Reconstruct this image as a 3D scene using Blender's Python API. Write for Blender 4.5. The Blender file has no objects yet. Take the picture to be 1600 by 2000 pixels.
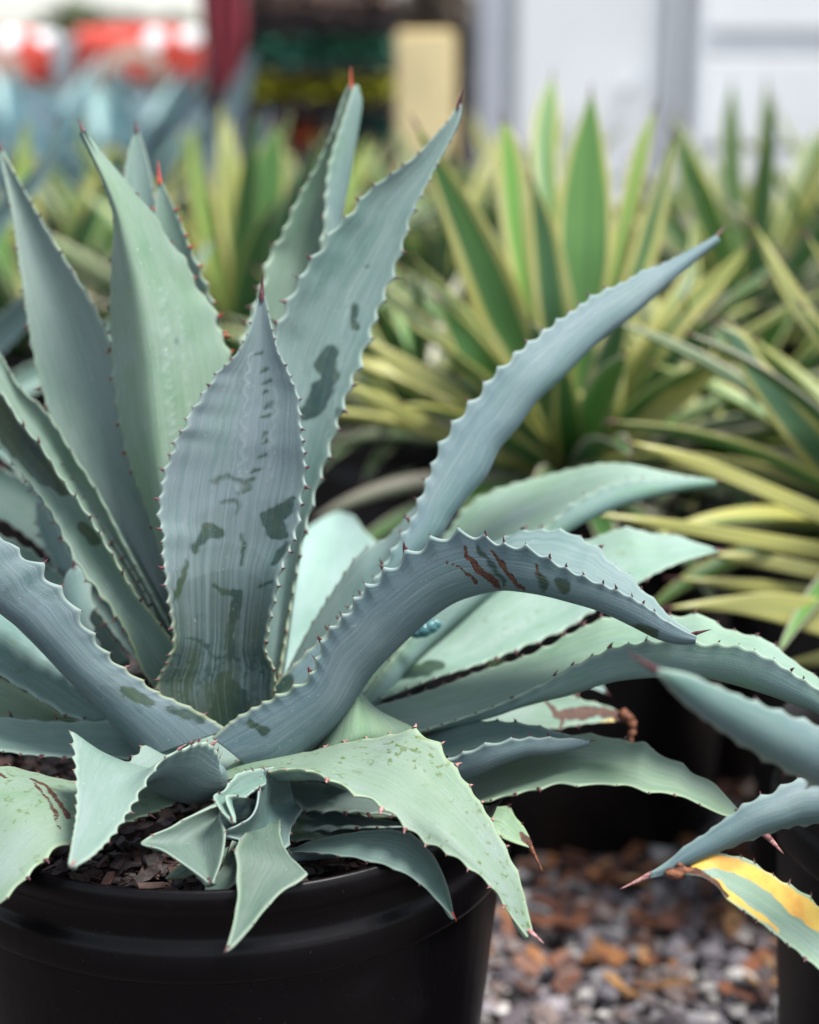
import bpy, bmesh, math, random
import numpy as np
from mathutils import Vector, Matrix

# ------------------------------------------------------------------ camera, sky, sun, exposure
SC = bpy.context.scene
COL = SC.collection
CAMZ, PITCH, F = 0.795, math.radians(15), 3333.3
cam = bpy.data.cameras.new('camera'); camo = bpy.data.objects.new('camera', cam); COL.objects.link(camo)
camo.location = (0, 0, CAMZ); camo.rotation_euler = (math.radians(90) - PITCH, 0, 0)
cam.sensor_fit = 'VERTICAL'; cam.sensor_height = 36; cam.sensor_width = 28.8; cam.lens = F / 2000 * 36
cam.clip_start = 0.02; cam.clip_end = 500
cam.dof.use_dof = True; cam.dof.focus_distance = 1.0; cam.dof.aperture_fstop = 3.1
SC.camera = camo
W = bpy.data.worlds.new('World'); SC.world = W; W.use_nodes = True
wn = W.node_tree; sky = wn.nodes.new('ShaderNodeTexSky'); sky.sky_type = 'NISHITA'; sky.sun_disc = False
SUN_EL, SUN_AZ = math.radians(68), math.radians(112)      # azimuth from +Y towards +X
sky.sun_elevation = SUN_EL; sky.sun_rotation = SUN_AZ; sky.dust_density = 1.2; sky.air_density = 1.0
hs = wn.nodes.new('ShaderNodeHueSaturation'); hs.inputs['Saturation'].default_value = .45
wn.links.new(sky.outputs[0], hs.inputs['Color']); wn.links.new(hs.outputs[0], wn.nodes['Background'].inputs[0]); wn.nodes['Background'].inputs[1].default_value = 0.115
sl = bpy.data.lights.new('sun', 'SUN'); sl.energy = 3.1; sl.angle = math.radians(20); sl.color = (1, .97, .92)
so = bpy.data.objects.new('sun', sl); COL.objects.link(so)
sd = Vector((math.sin(SUN_AZ) * math.cos(SUN_EL), math.cos(SUN_AZ) * math.cos(SUN_EL), math.sin(SUN_EL)))
so.rotation_euler = sd.to_track_quat('Z', 'Y').to_euler(); so.location = (0, 0, 5)
SC.view_settings.view_transform = 'Standard'; SC.view_settings.look = 'None'
SC.view_settings.exposure = 1.2; SC.view_settings.gamma = 1.0; SC.view_settings.use_curve_mapping = False
SC.render.engine = 'CYCLES'

# ------------------------------------------------------------------ geometry helpers
FW = np.array([0, math.cos(PITCH), -math.sin(PITCH)]); UP = np.array([0, math.sin(PITCH), math.cos(PITCH)])
CAM = np.array([0, 0, CAMZ])
def at(x, y, d):
    """world point seen at photo pixel x,y at distance d (m) from the lens"""
    return CAM + np.array([1, 0, 0]) * ((x - 800) / F * d) + UP * (-(y - 1000) / F * d) + FW * d
def atz(x, y, z):
    """world point on the horizontal plane z seen at photo pixel x,y"""
    p = at(x, y, 1.0) - CAM
    return CAM + p * ((z - CAMZ) / p[2])
def pix(P):
    Q = P - CAM; d = Q @ FW
    return np.stack([800 + F * Q[..., 0] / d, 1000 - F * (Q @ UP) / d], -1)

def tag(o, label=None, cat=None, group=None, kind=None):
    if label: o['label'] = label
    if cat: o['category'] = cat
    if group: o['group'] = group
    if kind: o['kind'] = kind
    return o
def empty(name, loc, label=None, cat=None, group=None):
    o = bpy.data.objects.new(name, None); COL.objects.link(o); o.location = Vector(loc)
    o.empty_display_size = 0.02
    return tag(o, label, cat, group)
def link(name, me, mat=None, parent=None, smooth=True):
    o = bpy.data.objects.new(name, me); COL.objects.link(o)
    if mat and not me.materials: me.materials.append(mat)
    if smooth and len(me.polygons):
        me.polygons.foreach_set('use_smooth', [True] * len(me.polygons))
    if parent:
        o.parent = parent
    return o
def root_of(o):
    p = Vector((0, 0, 0))
    while o: p += o.location; o = o.parent
    return p
def mesh_np(name, V, Fc, parent=None, mat=None, smooth=True, attrs=None, obname=None):
    me = bpy.data.meshes.new(name)
    off = np.array(root_of(parent)) if parent else 0
    V = np.asarray(V, float) - off
    me.from_pydata(V.tolist(), [], [list(map(int, f)) for f in Fc])
    if attrs:
        for k, (ty, data) in attrs.items():
            a = me.attributes.new(k, ty, 'POINT')
            a.data.foreach_set('color' if ty == 'FLOAT_COLOR' else 'vector', np.asarray(data, np.float32).ravel())
    me.update()
    return link(obname or name, me, mat, parent, smooth)

class MB:
    """collects simple solids, then links them as one mesh"""
    def __init__(s): s.bm = bmesh.new()
    def box(s, x0, x1, y0, y1, z0, z1, bev=0.0):
        g = bmesh.ops.create_cube(s.bm, size=1)
        M = Matrix.Translation(((x0+x1)/2, (y0+y1)/2, (z0+z1)/2)) @ Matrix.Diagonal((x1-x0, y1-y0, z1-z0, 1))
        bmesh.ops.transform(s.bm, matrix=M, verts=g['verts'])
        if bev:
            es = list({e for v in g['verts'] for e in v.link_edges})
            bmesh.ops.bevel(s.bm, geom=es, offset=bev, segments=2, affect='EDGES')
        return s
    def cone(s, p0, p1, r0, r1, n=8):
        p0, p1 = Vector(p0), Vector(p1); d = p1 - p0
        g = bmesh.ops.create_cone(s.bm, cap_ends=True, segments=n, radius1=r0, radius2=max(r1, 1e-5), depth=d.length)
        M = Matrix.Translation((p0+p1)/2) @ d.to_track_quat('Z', 'Y').to_matrix().to_4x4()
        bmesh.ops.transform(s.bm, matrix=M, verts=g['verts']); return s
    def ball(s, c, r, sc=(1, 1, 1), sub=1, jit=0, rng=random):
        g = bmesh.ops.create_icosphere(s.bm, subdivisions=sub, radius=1)
        for v in g['verts']:
            k = 1 + rng.uniform(-jit, jit)
            v.co = Vector((v.co.x*sc[0]*r*k, v.co.y*sc[1]*r*k, v.co.z*sc[2]*r*k)) + Vector(c)
        return s
    def build(s, name, mat, parent=None, smooth=False):
        me = bpy.data.meshes.new(name)
        if parent: bmesh.ops.translate(s.bm, verts=s.bm.verts, vec=-root_of(parent))
        s.bm.to_mesh(me); s.bm.free()
        return link(name, me, mat, parent, smooth)

def lathe(name, prof, c, mat, parent=None, n=96, wob=0.0):
    a = np.linspace(0, 2*np.pi, n, endpoint=False); V = []; Fc = []
    for r, z in prof:
        rr = r * (1 + wob*np.sin(2*a+.7))
        V.append(np.stack([c[0]+rr*np.cos(a), c[1]+rr*np.sin(a), np.full(n, c[2]+z)], 1))
    for i in range(len(prof)-1):
        for j in range(n):
            k = (j+1) % n
            Fc.append((i*n+j, i*n+k, (i+1)*n+k, (i+1)*n+j))
    return mesh_np(name, np.concatenate(V), Fc, parent, mat)

# ------------------------------------------------------------------ materials
def mat_new(name):
    m = bpy.data.materials.new(name); m.use_nodes = True
    nt = m.node_tree; b = nt.nodes['Principled BSDF']
    return m, nt, b
class N:
    """tiny node shorthand"""
    def __init__(s, nt): s.nt = nt
    def n(s, ty, **kw):
        x = s.nt.nodes.new(ty)
        for k, v in kw.items(): setattr(x, k, v)
        return x
    def l(s, a, b): s.nt.links.new(a, b)
    def val(s, sock, v):
        if isinstance(v, (int, float)): sock.default_value = v
        elif isinstance(v, (tuple, list)): sock.default_value = tuple(v) + ((1,) if len(v) == 3 and sock.type == 'RGBA' else ())
        else: s.l(v, sock)
    def math(s, op, a, b=0.0, c=None, clamp=False):
        x = s.n('ShaderNodeMath', operation=op, use_clamp=clamp); s.val(x.inputs[0], a); s.val(x.inputs[1], b)
        if c is not None: s.val(x.inputs[2], c)
        return x.outputs[0]
    def mix(s, f, a, b, mode='MIX'):
        x = s.n('ShaderNodeMix', data_type='RGBA', blend_type=mode); s.val(x.inputs[0], f); s.val(x.inputs[6], a); s.val(x.inputs[7], b)
        return x.outputs[2]
    def ramp(s, f, lo, hi):
        x = s.n('ShaderNodeMapRange', interpolation_type='SMOOTHSTEP'); s.val(x.inputs[0], f); x.inputs[1].default_value = lo; x.inputs[2].default_value = hi
        return x.outputs[0]
    def noise(s, vec, scale, detail=3, rough=.5):
        x = s.n('ShaderNodeTexNoise'); s.val(x.inputs['Vector'], vec); x.inputs['Scale'].default_value = scale
        x.inputs['Detail'].default_value = detail; x.inputs['Roughness'].default_value = rough
        return x.outputs['Fac']
    def comb(s, a, b, c):
        x = s.n('ShaderNodeCombineXYZ'); s.val(x.inputs[0], a); s.val(x.inputs[1], b); s.val(x.inputs[2], c); return x.outputs[0]
    def bump(s, h, strength, dist):
        x = s.n('ShaderNodeBump'); s.val(x.inputs['Height'], h); x.inputs['Strength'].default_value = strength; x.inputs['Distance'].default_value = dist
        return x.outputs[0]

def simple(name, col, rough=.7, var=.25, scale=30, bump=.0, bscale=None, spec=.4, metal=0, col2=None):
    m, nt, b = mat_new(name); g = N(nt)
    tc = g.n('ShaderNodeTexCoord').outputs['Object']
    f = g.noise(tc, scale, 4, .6)
    c2 = col2 or tuple(c*(1-var) for c in col); c1 = col if col2 else tuple(min(1, c*(1+var*.5)) for c in col)
    g.l(g.mix(g.ramp(f, .35, .65), c2, c1), b.inputs['Base Color'])
    b.inputs['Roughness'].default_value = rough; b.inputs['Specular IOR Level'].default_value = spec; b.inputs['Metallic'].default_value = metal
    if bump: g.l(g.bump(g.noise(tc, bscale or scale*3, 4), bump, .002), b.inputs['Normal'])
    return m

def leaf_material():
    """glaucous agave leaf: waxy bloom with lengthwise streaks, rubbed dark green patches, scars, pale margin"""
    m, nt, b = mat_new('agave_leaf_wax'); g = N(nt)
    uv = g.n('ShaderNodeAttribute', attribute_name='uv3').outputs['Vector']
    sp = g.n('ShaderNodeSeparateXYZ'); g.l(uv, sp.inputs[0]); U, S, AD = sp.outputs
    mk = g.n('ShaderNodeAttribute', attribute_name='msk').outputs['Color']
    sc = g.n('ShaderNodeSeparateColor'); g.l(mk, sc.inputs[0]); RUB, SCAR, YEL = sc.outputs
    EDGE = g.n('ShaderNodeAttribute', attribute_name='msk').outputs['Alpha']
    def prop(k): return g.n('ShaderNodeAttribute', attribute_type='OBJECT', attribute_name=k).outputs['Fac']
    green, seed, spots, wear, tone, strk, bloom, ybase = prop('green'), prop('seed'), prop('spots'), prop('wear'), prop('tone'), prop('streaks'), prop('bloom'), prop('ybase')
    obj = g.n('ShaderNodeTexCoord').outputs['Object']
    streak = g.noise(g.comb(g.math('MULTIPLY', U, 520), g.math('MULTIPLY', S, 4.5), seed), 1, 5, .7)
    fine = g.noise(g.comb(g.math('MULTIPLY', U, 1700), g.math('MULTIPLY', S, 50), seed), 1, 3, .6)
    cloud = g.noise(g.comb(g.math('MULTIPLY', U, 40), g.math('MULTIPLY', S, 22), seed), 1, 4, .6)
    grain = g.noise(obj, 900, 3, .7)
    ad = g.mix(green, (.215, .315, .305), (.280, .385, .265))
    ab = g.mix(green, (.160, .242, .280), (.205, .300, .255))
    base = g.mix(AD, ab, ad)  # greener upper face, blue-grey underside: sky light difference put into the colour
    base = g.mix(g.math('MULTIPLY', g.ramp(cloud, .42, .72), .45), base, g.mix(green, (.13, .24, .22), (.24, .36, .17)))
    big = g.noise(g.comb(g.math('MULTIPLY', U, 26), g.math('MULTIPLY', S, 11), g.math('ADD', seed, 2.3)), 1, 4, .6)
    base = g.mix(g.math('MULTIPLY', g.ramp(big, .50, .72), .62), base, g.mix(green, (.085, .200, .190), (.16, .30, .13)))
    base = g.mix(g.math('MULTIPLY', g.math('SUBTRACT', 1, g.ramp(big, .28, .50)), .45), base, (.36, .43, .43))
    base = g.mix(g.math('MULTIPLY', bloom, g.ramp(cloud, .1, .75)), base, (.290, .330, .385))
    st = g.ramp(streak, .38, .66)
    base = g.mix(g.math('MULTIPLY', st, g.math('MULTIPLY', strk, .55)), base, (.085, .165, .165))
    st2 = g.ramp(g.noise(g.comb(g.math('MULTIPLY', U, 1100), g.math('MULTIPLY', S, 8), g.math('ADD', seed, 5)), 1, 4, .7), .50, .70)
    base = g.mix(g.math('MULTIPLY', g.math('MULTIPLY', st2, g.math('MULTIPLY', strk, .5)), g.ramp(cloud, .30, .6)), base, (.46, .50, .54))
    base = g.mix(g.math('MULTIPLY', g.ramp(fine, .5, .72), .30), base, (.44, .50, .52))
    base = g.mix(g.math('MULTIPLY', g.ramp(grain, .45, .75), .20), base, (.09, .16, .14))
    # dull spots
    spn = g.noise(obj, 190, 4, .6)
    base = g.mix(g.math('MULTIPLY', g.math('MULTIPLY', g.ramp(spn, .56, .66), g.ramp(g.noise(obj, 28, 2), .42, .58)), spots), base, (.13, .19, .075))
    # general rubbed patches
    wn_ = g.noise(g.comb(g.math('MULTIPLY', U, 60), g.math('MULTIPLY', S, 34), seed), 1, 5, .55)
    rubg = g.math('MULTIPLY', g.ramp(wn_, .60, .635), wear)
    rubn = g.math('ADD', RUB, g.math('MULTIPLY', g.math('SUBTRACT', g.noise(obj, 210, 5, .7), .5), 1.5))
    rubn = g.math('ADD', rubn, g.math('MULTIPLY', g.math('SUBTRACT', streak, .5), .9))
    rub = g.math('MAXIMUM', g.math('MULTIPLY', g.math('MULTIPLY', g.ramp(rubn, .34, .60), g.ramp(RUB, .36, .52)), .92), rubg)
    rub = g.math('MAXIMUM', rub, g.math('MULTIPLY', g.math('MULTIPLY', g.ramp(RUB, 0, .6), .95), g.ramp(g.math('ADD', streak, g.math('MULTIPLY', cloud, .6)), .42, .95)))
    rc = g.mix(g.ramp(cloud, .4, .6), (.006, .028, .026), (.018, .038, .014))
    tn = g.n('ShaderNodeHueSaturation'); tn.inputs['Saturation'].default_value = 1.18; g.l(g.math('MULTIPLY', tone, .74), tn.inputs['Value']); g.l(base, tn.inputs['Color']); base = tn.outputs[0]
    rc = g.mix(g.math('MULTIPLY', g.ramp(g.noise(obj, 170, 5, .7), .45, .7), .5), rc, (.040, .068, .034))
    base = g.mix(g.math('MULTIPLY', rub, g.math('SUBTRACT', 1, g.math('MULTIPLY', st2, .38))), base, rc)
    # yellowing
    yn = g.math('ADD', YEL, g.math('MULTIPLY', g.math('SUBTRACT', g.noise(obj, 90, 4, .7), .5), .6))
    yel = g.math('MULTIPLY', g.ramp(yn, .25, .85), g.ramp(YEL, .0, .5))
    base = g.mix(yel, base, g.mix(g.ramp(g.noise(obj, 60, 3), .4, .65), (.56, .38, .07), (.52, .25, .04)))
    # margin line
    # dust and dried water specks
    base = g.mix(g.math('MULTIPLY', g.ramp(g.noise(obj, 520, 2), .735, .765), .5), base, (.50, .54, .50))
    base = g.mix(g.math('MULTIPLY', EDGE, .5), base, g.mix(g.math('MULTIPLY', ybase, g.math('SUBTRACT', 1, g.ramp(S, .04, .13))), g.mix(green, (.34, .43, .40), (.38, .48, .28)), (.34, .36, .09)))
    imp = g.math('MULTIPLY', g.math('MAXIMUM', g.math('MULTIPLY', YEL, -1), 0), .30)
    base = g.mix(imp, base, (.40, .47, .47))
    # scars
    sn = g.math('ADD', SCAR, g.math('MULTIPLY', g.math('SUBTRACT', g.noise(obj, 420, 4, .8), .5), 1.0))
    scar = g.math('MULTIPLY', g.ramp(sn, .45, .6), g.ramp(SCAR, .05, .3))
    base = g.mix(scar, base, g.mix(g.ramp(g.noise(obj, 600, 3), .4, .6), (.035, .012, .008), (.085, .034, .018)))
    g.l(base, b.inputs['Base Color'])
    rg = g.math('SUBTRACT', .62, g.math('MULTIPLY', rub, .27))
    g.l(g.math('ADD', rg, g.math('MULTIPLY', g.math('SUBTRACT', cloud, .5), .25)), b.inputs['Roughness'])
    b.inputs['Specular IOR Level'].default_value = .42
    h = g.math('ADD', g.math('MULTIPLY', streak, .8), g.math('ADD', g.math('MULTIPLY', grain, .35), g.math('ADD', g.math('MULTIPLY', rub, -.25), g.math('MULTIPLY', scar, -1.2))))
    g.l(g.bump(h, .45, .0009), b.inputs['Normal'])
    return m
def varieg_material():
    m, nt, b = mat_new('variegated_leaf'); g = N(nt)
    uv = g.n('ShaderNodeAttribute', attribute_name='uv3').outputs['Vector']
    sp = g.n('ShaderNodeSeparateXYZ'); g.l(uv, sp.inputs[0]); U, S, AD = sp.outputs
    EDGE = g.n('ShaderNodeAttribute', attribute_name='msk').outputs['Alpha']
    def prop(k): return g.n('ShaderNodeAttribute', attribute_type='OBJECT', attribute_name=k).outputs['Fac']
    seed, pale, dry = prop('seed'), prop('pale'), prop('wear')
    n1 = g.noise(g.comb(g.math('MULTIPLY', U, 160), g.math('MULTIPLY', S, 4), seed), 1, 3)
    gr = g.mix(g.ramp(n1, .35, .65), (.024, .076, .036), (.078, .190, .042))
    gr = g.mix(AD, g.mix(.6, gr, (.10, .19, .12)), gr)
    gr = g.mix(pale, gr, (.15, .34, .06))
    yl = g.mix(g.noise(g.comb(0, g.math('MULTIPLY', S, 9), seed), 1, 2), (.43, .41, .05), (.42, .42, .22))
    yl = g.mix(dry, yl, (.42, .39, .30))
    e = g.math('ADD', EDGE, g.math('MULTIPLY', g.math('SUBTRACT', n1, .5), .25))
    cc = g.mix(g.ramp(e, .42, .5), gr, yl); g.l(cc, b.inputs['Base Color'])
    b.inputs['Roughness'].default_value = .42
    tl = g.n('ShaderNodeBsdfTranslucent'); g.l(g.mix(.6, cc, (.25, .50, .04)), tl.inputs[0])
    ms = g.n('ShaderNodeMixShader'); ms.inputs[0].default_value = .22; g.l(b.outputs[0], ms.inputs[1]); g.l(tl.outputs[0], ms.inputs[2])
    g.l(ms.outputs[0], nt.nodes['Material Output'].inputs[0])
    return m
M = {}
M['leaf'] = leaf_material(); M['var'] = varieg_material()
M['spine'] = simple('spine_horn', (.13, .045, .045), .45, .6, 400, col2=(.05, .012, .02))
M['spine_red'] = simple('spine_horn_red', (.50, .09, .05), .45, .4, 500, col2=(.30, .03, .03))
M['spine_pale'] = simple('spine_horn_pale', (.42, .24, .22), .6, .4, 500, col2=(.20, .07, .07))
M['dry'] = simple('dry_leaf_tissue', (.22, .085, .04), .8, .5, 260, .6, 600, col2=(.07, .028, .02))
M['pot'] = simple('black_plastic', (.0045, .0032, .0045), .40, .5, 14, .15, 300, spec=.22)
def scuffed_pot():
    m, nt, b = mat_new('scuffed_black_plastic'); g = N(nt); tc = g.n('ShaderNodeTexCoord').outputs['Object']
    mp = g.n('ShaderNodeMapping'); g.l(tc, mp.inputs[0]); mp.inputs['Scale'].default_value = (1, 1, .18)
    f1 = g.ramp(g.noise(mp.outputs[0], 60, 5, .7), .60, .78); f2 = g.ramp(g.noise(tc, 420, 2, .5), .72, .76); f3 = g.ramp(g.noise(tc, 9, 4, .6), .5, .7)
    c = g.mix(g.math('MULTIPLY', f1, .35), (.0022, .0016, .0022), (.012, .010, .011)); c = g.mix(g.math('MULTIPLY', f3, .4), c, (.006, .0045, .0055)); c = g.mix(g.math('MULTIPLY', f2, .6), c, (.045, .04, .036))
    g.l(c, b.inputs['Base Color']); b.inputs['Specular IOR Level'].default_value = .2
    g.l(g.math('ADD', .34, g.math('MULTIPLY', f3, .25)), b.inputs['Roughness']); g.l(g.bump(g.noise(mp.outputs[0], 90, 4), .25, .0015), b.inputs['Normal']); return m
M['pot'] = scuffed_pot()
M['potbg'] = simple('black_plastic_dusty', (.005, .0038, .0045), .55, .5, 20, .1, 200)

# ------------------------------------------------------------------ leaf builder
def spline(P, n):
    """smooth curve through the points, n samples at even length"""
    P = np.asarray(P, float)
    if len(P) == 2: return P[0] + (P[1]-P[0]) * np.linspace(0, 1, n)[:, None]
    d = np.sqrt(np.linalg.norm(np.diff(P, axis=0), axis=1) + 1e-9); t = np.concatenate([[0], np.cumsum(d)])
    h = np.diff(t); sl_ = np.diff(P, axis=0) / h[:, None]
    T = np.empty_like(P); T[0] = sl_[0]; T[-1] = sl_[-1]
    T[1:-1] = (sl_[:-1]*h[1:, None] + sl_[1:]*h[:-1, None]) / (h[1:]+h[:-1])[:, None]
    T *= .9
    q = np.linspace(0, t[-1], n*4); i = np.clip(np.searchsorted(t, q, 'right')-1, 0, len(h)-1)
    s = ((q-t[i])/h[i])[:, None]; H = h[i][:, None]
    C = (2*s**3-3*s**2+1)*P[i] + (s**3-2*s**2+s)*H*T[i] + (-2*s**3+3*s**2)*P[i+1] + (s**3-s**2)*H*T[i+1]
    L = np.concatenate([[0], np.cumsum(np.linalg.norm(np.diff(C, axis=0), axis=1))])
    e = np.linspace(0, L[-1], n)
    return np.stack([np.interp(e, L, C[:, k]) for k in range(C.shape[1])], 1)
def column(pts, dep, n):
    pts = np.asarray(pts, float); L = np.concatenate([[0], np.cumsum(np.hypot(*np.diff(pts, axis=0).T))]); L /= L[-1]
    dd = np.interp(L, np.linspace(0, 1, len(dep)), dep)
    return spline([at(x, y, d) for (x, y), d in zip(pts, dd)], n)
def grid_cols(cols, NU, NV, bulge=0.0, bpow=.5):
    C = [column(p, d, NV) for p, d in cols]
    u = np.linspace(0, 1, NU)[:, None, None]
    if len(C) == 2:
        G = C[0][None]*(1-u) + C[1][None]*u
        v = np.linspace(0, 1, NV)[None, :, None]
        G = G + FW*bulge*(1-(2*u-1)**2)*np.clip(np.sin(np.pi*np.clip(1-v, 0, 1)**1)*.5 + (1-v)*.5, 0, 1)
    else:
        K = len(C); k = np.linspace(0, K-1, NU); G = np.empty((NU, NV, 3))
        Pm = [2*C[0]-C[1]] + C + [2*C[-1]-C[-2]]
        for j, q in enumerate(k):
            i = min(int(q), K-2); s = q-i; p0, p1, p2, p3 = Pm[i:i+4]
            G[j] = .5*((2*p1)+(-p0+p2)*s+(2*p0-5*p1+4*p2-p3)*s*s+(-p0+3*p1-3*p2+p3)*s**3)
    return G                                   # (NU, NV, 3): u left->right, v base->tip

def vnoise(P, seed, f):
    r = np.random.RandomState(seed); o = 0
    for k in range(5):
        d = r.normal(size=2); d /= np.hypot(*d); o = o + np.sin(P @ d * f * (1+.6*k) + r.uniform(0, 6.3)) / (1+.35*k)
    return o / 2.2
def stroke_mask(PX, marks, seed):
    """marks: (channel, [(x,y,r)...]) strokes given by where they lie on the leaf"""
    out = np.zeros(PX.shape[:-1] + (3,))
    Q = PX + np.stack([vnoise(PX, seed, .11), vnoise(PX, seed+1, .11)], -1)*3.5
    for ch, pts, side, *st in marks:
        st = st[0] if st else 1.
        best = np.zeros(PX.shape[:-1])
        if ch == 'G':
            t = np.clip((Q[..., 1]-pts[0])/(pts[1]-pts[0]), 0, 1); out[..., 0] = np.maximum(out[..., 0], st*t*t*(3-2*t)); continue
        pts = [pts[0]] + list(pts) if len(pts) == 1 else pts
        for (x0, y0, r0), (x1, y1, r1) in zip(pts[:-1], pts[1:]):
            d = np.array([x1-x0, y1-y0], float); L2 = d @ d + 1e-6
            t = np.clip(((Q-[x0, y0]) @ d)/L2, 0, 1); rr = r0+(r1-r0)*t
            ds = np.hypot(Q[..., 0]-(x0+d[0]*t), Q[..., 1]-(y0+d[1]*t))
            best = np.maximum(best, np.clip((rr-ds)/(9 if ch != 'w' else 3.5)+.55, 0, 1))
        if ch == 'w': out[..., 2] = np.where(out[..., 2] <= 0, np.minimum(out[..., 2], -best*st), out[..., 2])
        else: out[..., 'rsy'.index(ch)] = np.maximum(out[..., 'rsy'.index(ch)], best*st)
    return out

def imprint(x0, y0, x1, y1, n, w, bulge=1, st=.9, side='t'):
    """the pale scalloped line another leaf's margin pressed into this one while in bud"""
    out = []; d = np.array([x1-x0, y1-y0], float); nrm = np.array([-d[1], d[0]])/np.hypot(*d)*bulge; P0 = np.array([x0, y0], float)
    for k in range(n):
        pts = [P0+d*((k+t)/n)+nrm*w*(math.sin(math.pi*t)**.6) for t in np.linspace(0, 1, 6)]
        out.append(('w', [(p[0], p[1], 1.3) for p in pts], side, st))
    return out
def build_leaf(G, parent, mat='leaf', thick=.006, tooth=.0032, gap=.0125, scal=.0016, spine=None, spine_len=.014,
               spine_mat='spine', tooth_mat='spine', green=.5, wear=0., spots=0., pale=0., seed=0, tone=1., streaks=.45, bloom=0., ybase=0., marks=(), yband=0., name='leaf',
               label=None, ripple=.0, tooth_dir=.25, skip=0.04, tfn=None):
    rng = np.random.RandomState(seed+11)
    NU, NV, _ = G.shape
    G = G.copy()
    wid = np.linalg.norm(np.diff(G, axis=0), axis=2).sum(0)            # width per row
    mid = G[NU//2]; S = np.concatenate([[0], np.cumsum(np.linalg.norm(np.diff(mid, axis=0), axis=1))])
    def normals(G):
        dU = np.gradient(G, axis=0); dV = np.gradient(G, axis=1)
        n = np.cross(dU, dV); l = np.linalg.norm(n, axis=2, keepdims=True)
        n = n/np.maximum(l, 1e-12)
        return n
    n = normals(G)
    if ripple:
        u_ = np.linspace(-1, 1, NU)[:, None]; s_ = S[None]
        ph = rng.uniform(0, 6.3, 4)
        G += n*(ripple*(u_**2)*np.sin(s_*75+ph[0]+u_*1.5)*.6 + ripple*.6*np.sin(s_*33+ph[1]+u_*2))[..., None]*np.clip(wid/.03, 0, 1)[None, :, None]
    teeth = []
    for e, (a, b) in enumerate(((0, 1), (-1, -2))):
        E = G[a]; out = E-G[a+(3 if a == 0 else -3)]; out /= np.maximum(np.linalg.norm(out, axis=1, keepdims=True), 1e-9)
        Ls = np.concatenate([[0], np.cumsum(np.linalg.norm(np.diff(E, axis=0), axis=1))])
        if gap <= 0: continue
        ts = [Ls[-1]*skip]
        while ts[-1] < Ls[-1]-gap*.75:
            fr = ts[-1]/Ls[-1]; ts.append(ts[-1]+gap*(.55+.55*math.sin(math.pi*min(fr*1.0, 1)))*rng.uniform(.75, 1.3))
        ts = np.array(ts[:-1]) if len(ts) > 2 else np.array(ts)
        i = np.clip(np.searchsorted(ts, Ls)-1, 0, len(ts)-2) if len(ts) > 1 else np.zeros(NV, int)
        if len(ts) > 1:
            fr = np.clip((Ls-ts[i])/(ts[i+1]-ts[i]), 0, 1)
            am = scal*np.clip(np.sin(np.pi*np.clip(Ls/Ls[-1]*.92+.06, 0, 1)), 0, 1)*np.clip(wid/.02, .0, 1)
            bump = (np.abs(2*fr-1)**1.7)*am*2.0*((ts[i+1]-ts[i])/gap)
            bump[Ls < ts[0]] = 0
            rng_u = max(3, NU//6)
            for k in range(rng_u):
                w = (1-k/rng_u)**2
                idx = k if a == 0 else NU-1-k
                G[idx] += out*(bump*w)[:, None]
        E = G[a]
        for t in ts[1:]:
            P = np.array([np.interp(t, Ls, E[:, c]) for c in range(3)])
            O = np.array([np.interp(t, Ls, out[:, c]) for c in range(3)])
            j = min(max(np.searchsorted(Ls, t), 1), NV-1); tg = E[j]-E[j-1]; tg = tg/max(np.linalg.norm(tg), 1e-9)
            sz = tooth*rng.choice([.45, .7, .9, 1.1, 1.35])*(.45+.55*math.sin(math.pi*min(t/Ls[-1]*.9+.1, 1)))*min(1, wid[j]/.012+.3)
            if tfn: sz *= tfn(e, t/Ls[-1])
            teeth.append((P, O/np.linalg.norm(O), tg*(1 if rng.rand() < .75 else -1), sz))
    if marks:
        PXa = pix(G); mm = stroke_mask(PXa, [m for m in marks if m[0] == 'w'], seed)
        G = G + normals(G)*(-mm[..., 2:3])*.0005
    n = normals(G)
    for v in (NV-1, NV-2): n[:, v] = n[:, NV-3]
    u = np.linspace(0, 1, NU)[:, None]; vv = np.linspace(0, 1, NV)[None]
    t = (thick*(1-np.abs(2*u-1)**2.2) + .0011) * (1.35-.85*vv); t = np.minimum(t, wid[None]*.45+.0007)
    B = G - n*t[..., None]
    V = np.concatenate([G.reshape(-1, 3), B.reshape(-1, 3)]); o = NU*NV
    I = np.arange(NU*NV).reshape(NU, NV)
    a, b_, c, d = I[:-1, :-1], I[1:, :-1], I[1:, 1:], I[:-1, 1:]
    top = np.stack([a, b_, c, d], -1).reshape(-1, 4); bot = np.stack([a, d, c, b_], -1).reshape(-1, 4)+o
    fs = [top, bot]
    for row, flip in ((I[0], 0), (I[-1], 1)):
        q = np.stack([row[:-1], row[1:], row[1:]+o, row[:-1]+o], -1); fs.append(q if not flip else q[:, ::-1])
    for r_, flip in ((I[:, 0], 1), (I[:, -1], 0)):
        q = np.stack([r_[:-1], r_[1:], r_[1:]+o, r_[:-1]+o], -1); fs.append(q if not flip else q[:, ::-1])
    Fc = np.concatenate(fs)
    um = (u-.5)*(wid.max()*.65+wid[None]*.35); ss = np.repeat(S[None], NU, 0)
    uv = np.stack([um, ss, np.ones_like(um)], -1).reshape(-1, 3); uvb = uv.copy(); uvb[:, 2] = 0
    PX = pix(G)
    mt = stroke_mask(PX, [m for m in marks if m[2] in 'tb'], seed) if marks else np.zeros(G.shape)
    mb = stroke_mask(PX, [m for m in marks if m[2] in 'ub'], seed) if marks else np.zeros(G.shape)
    de = np.minimum(u, 1-u)*wid[None]
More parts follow.
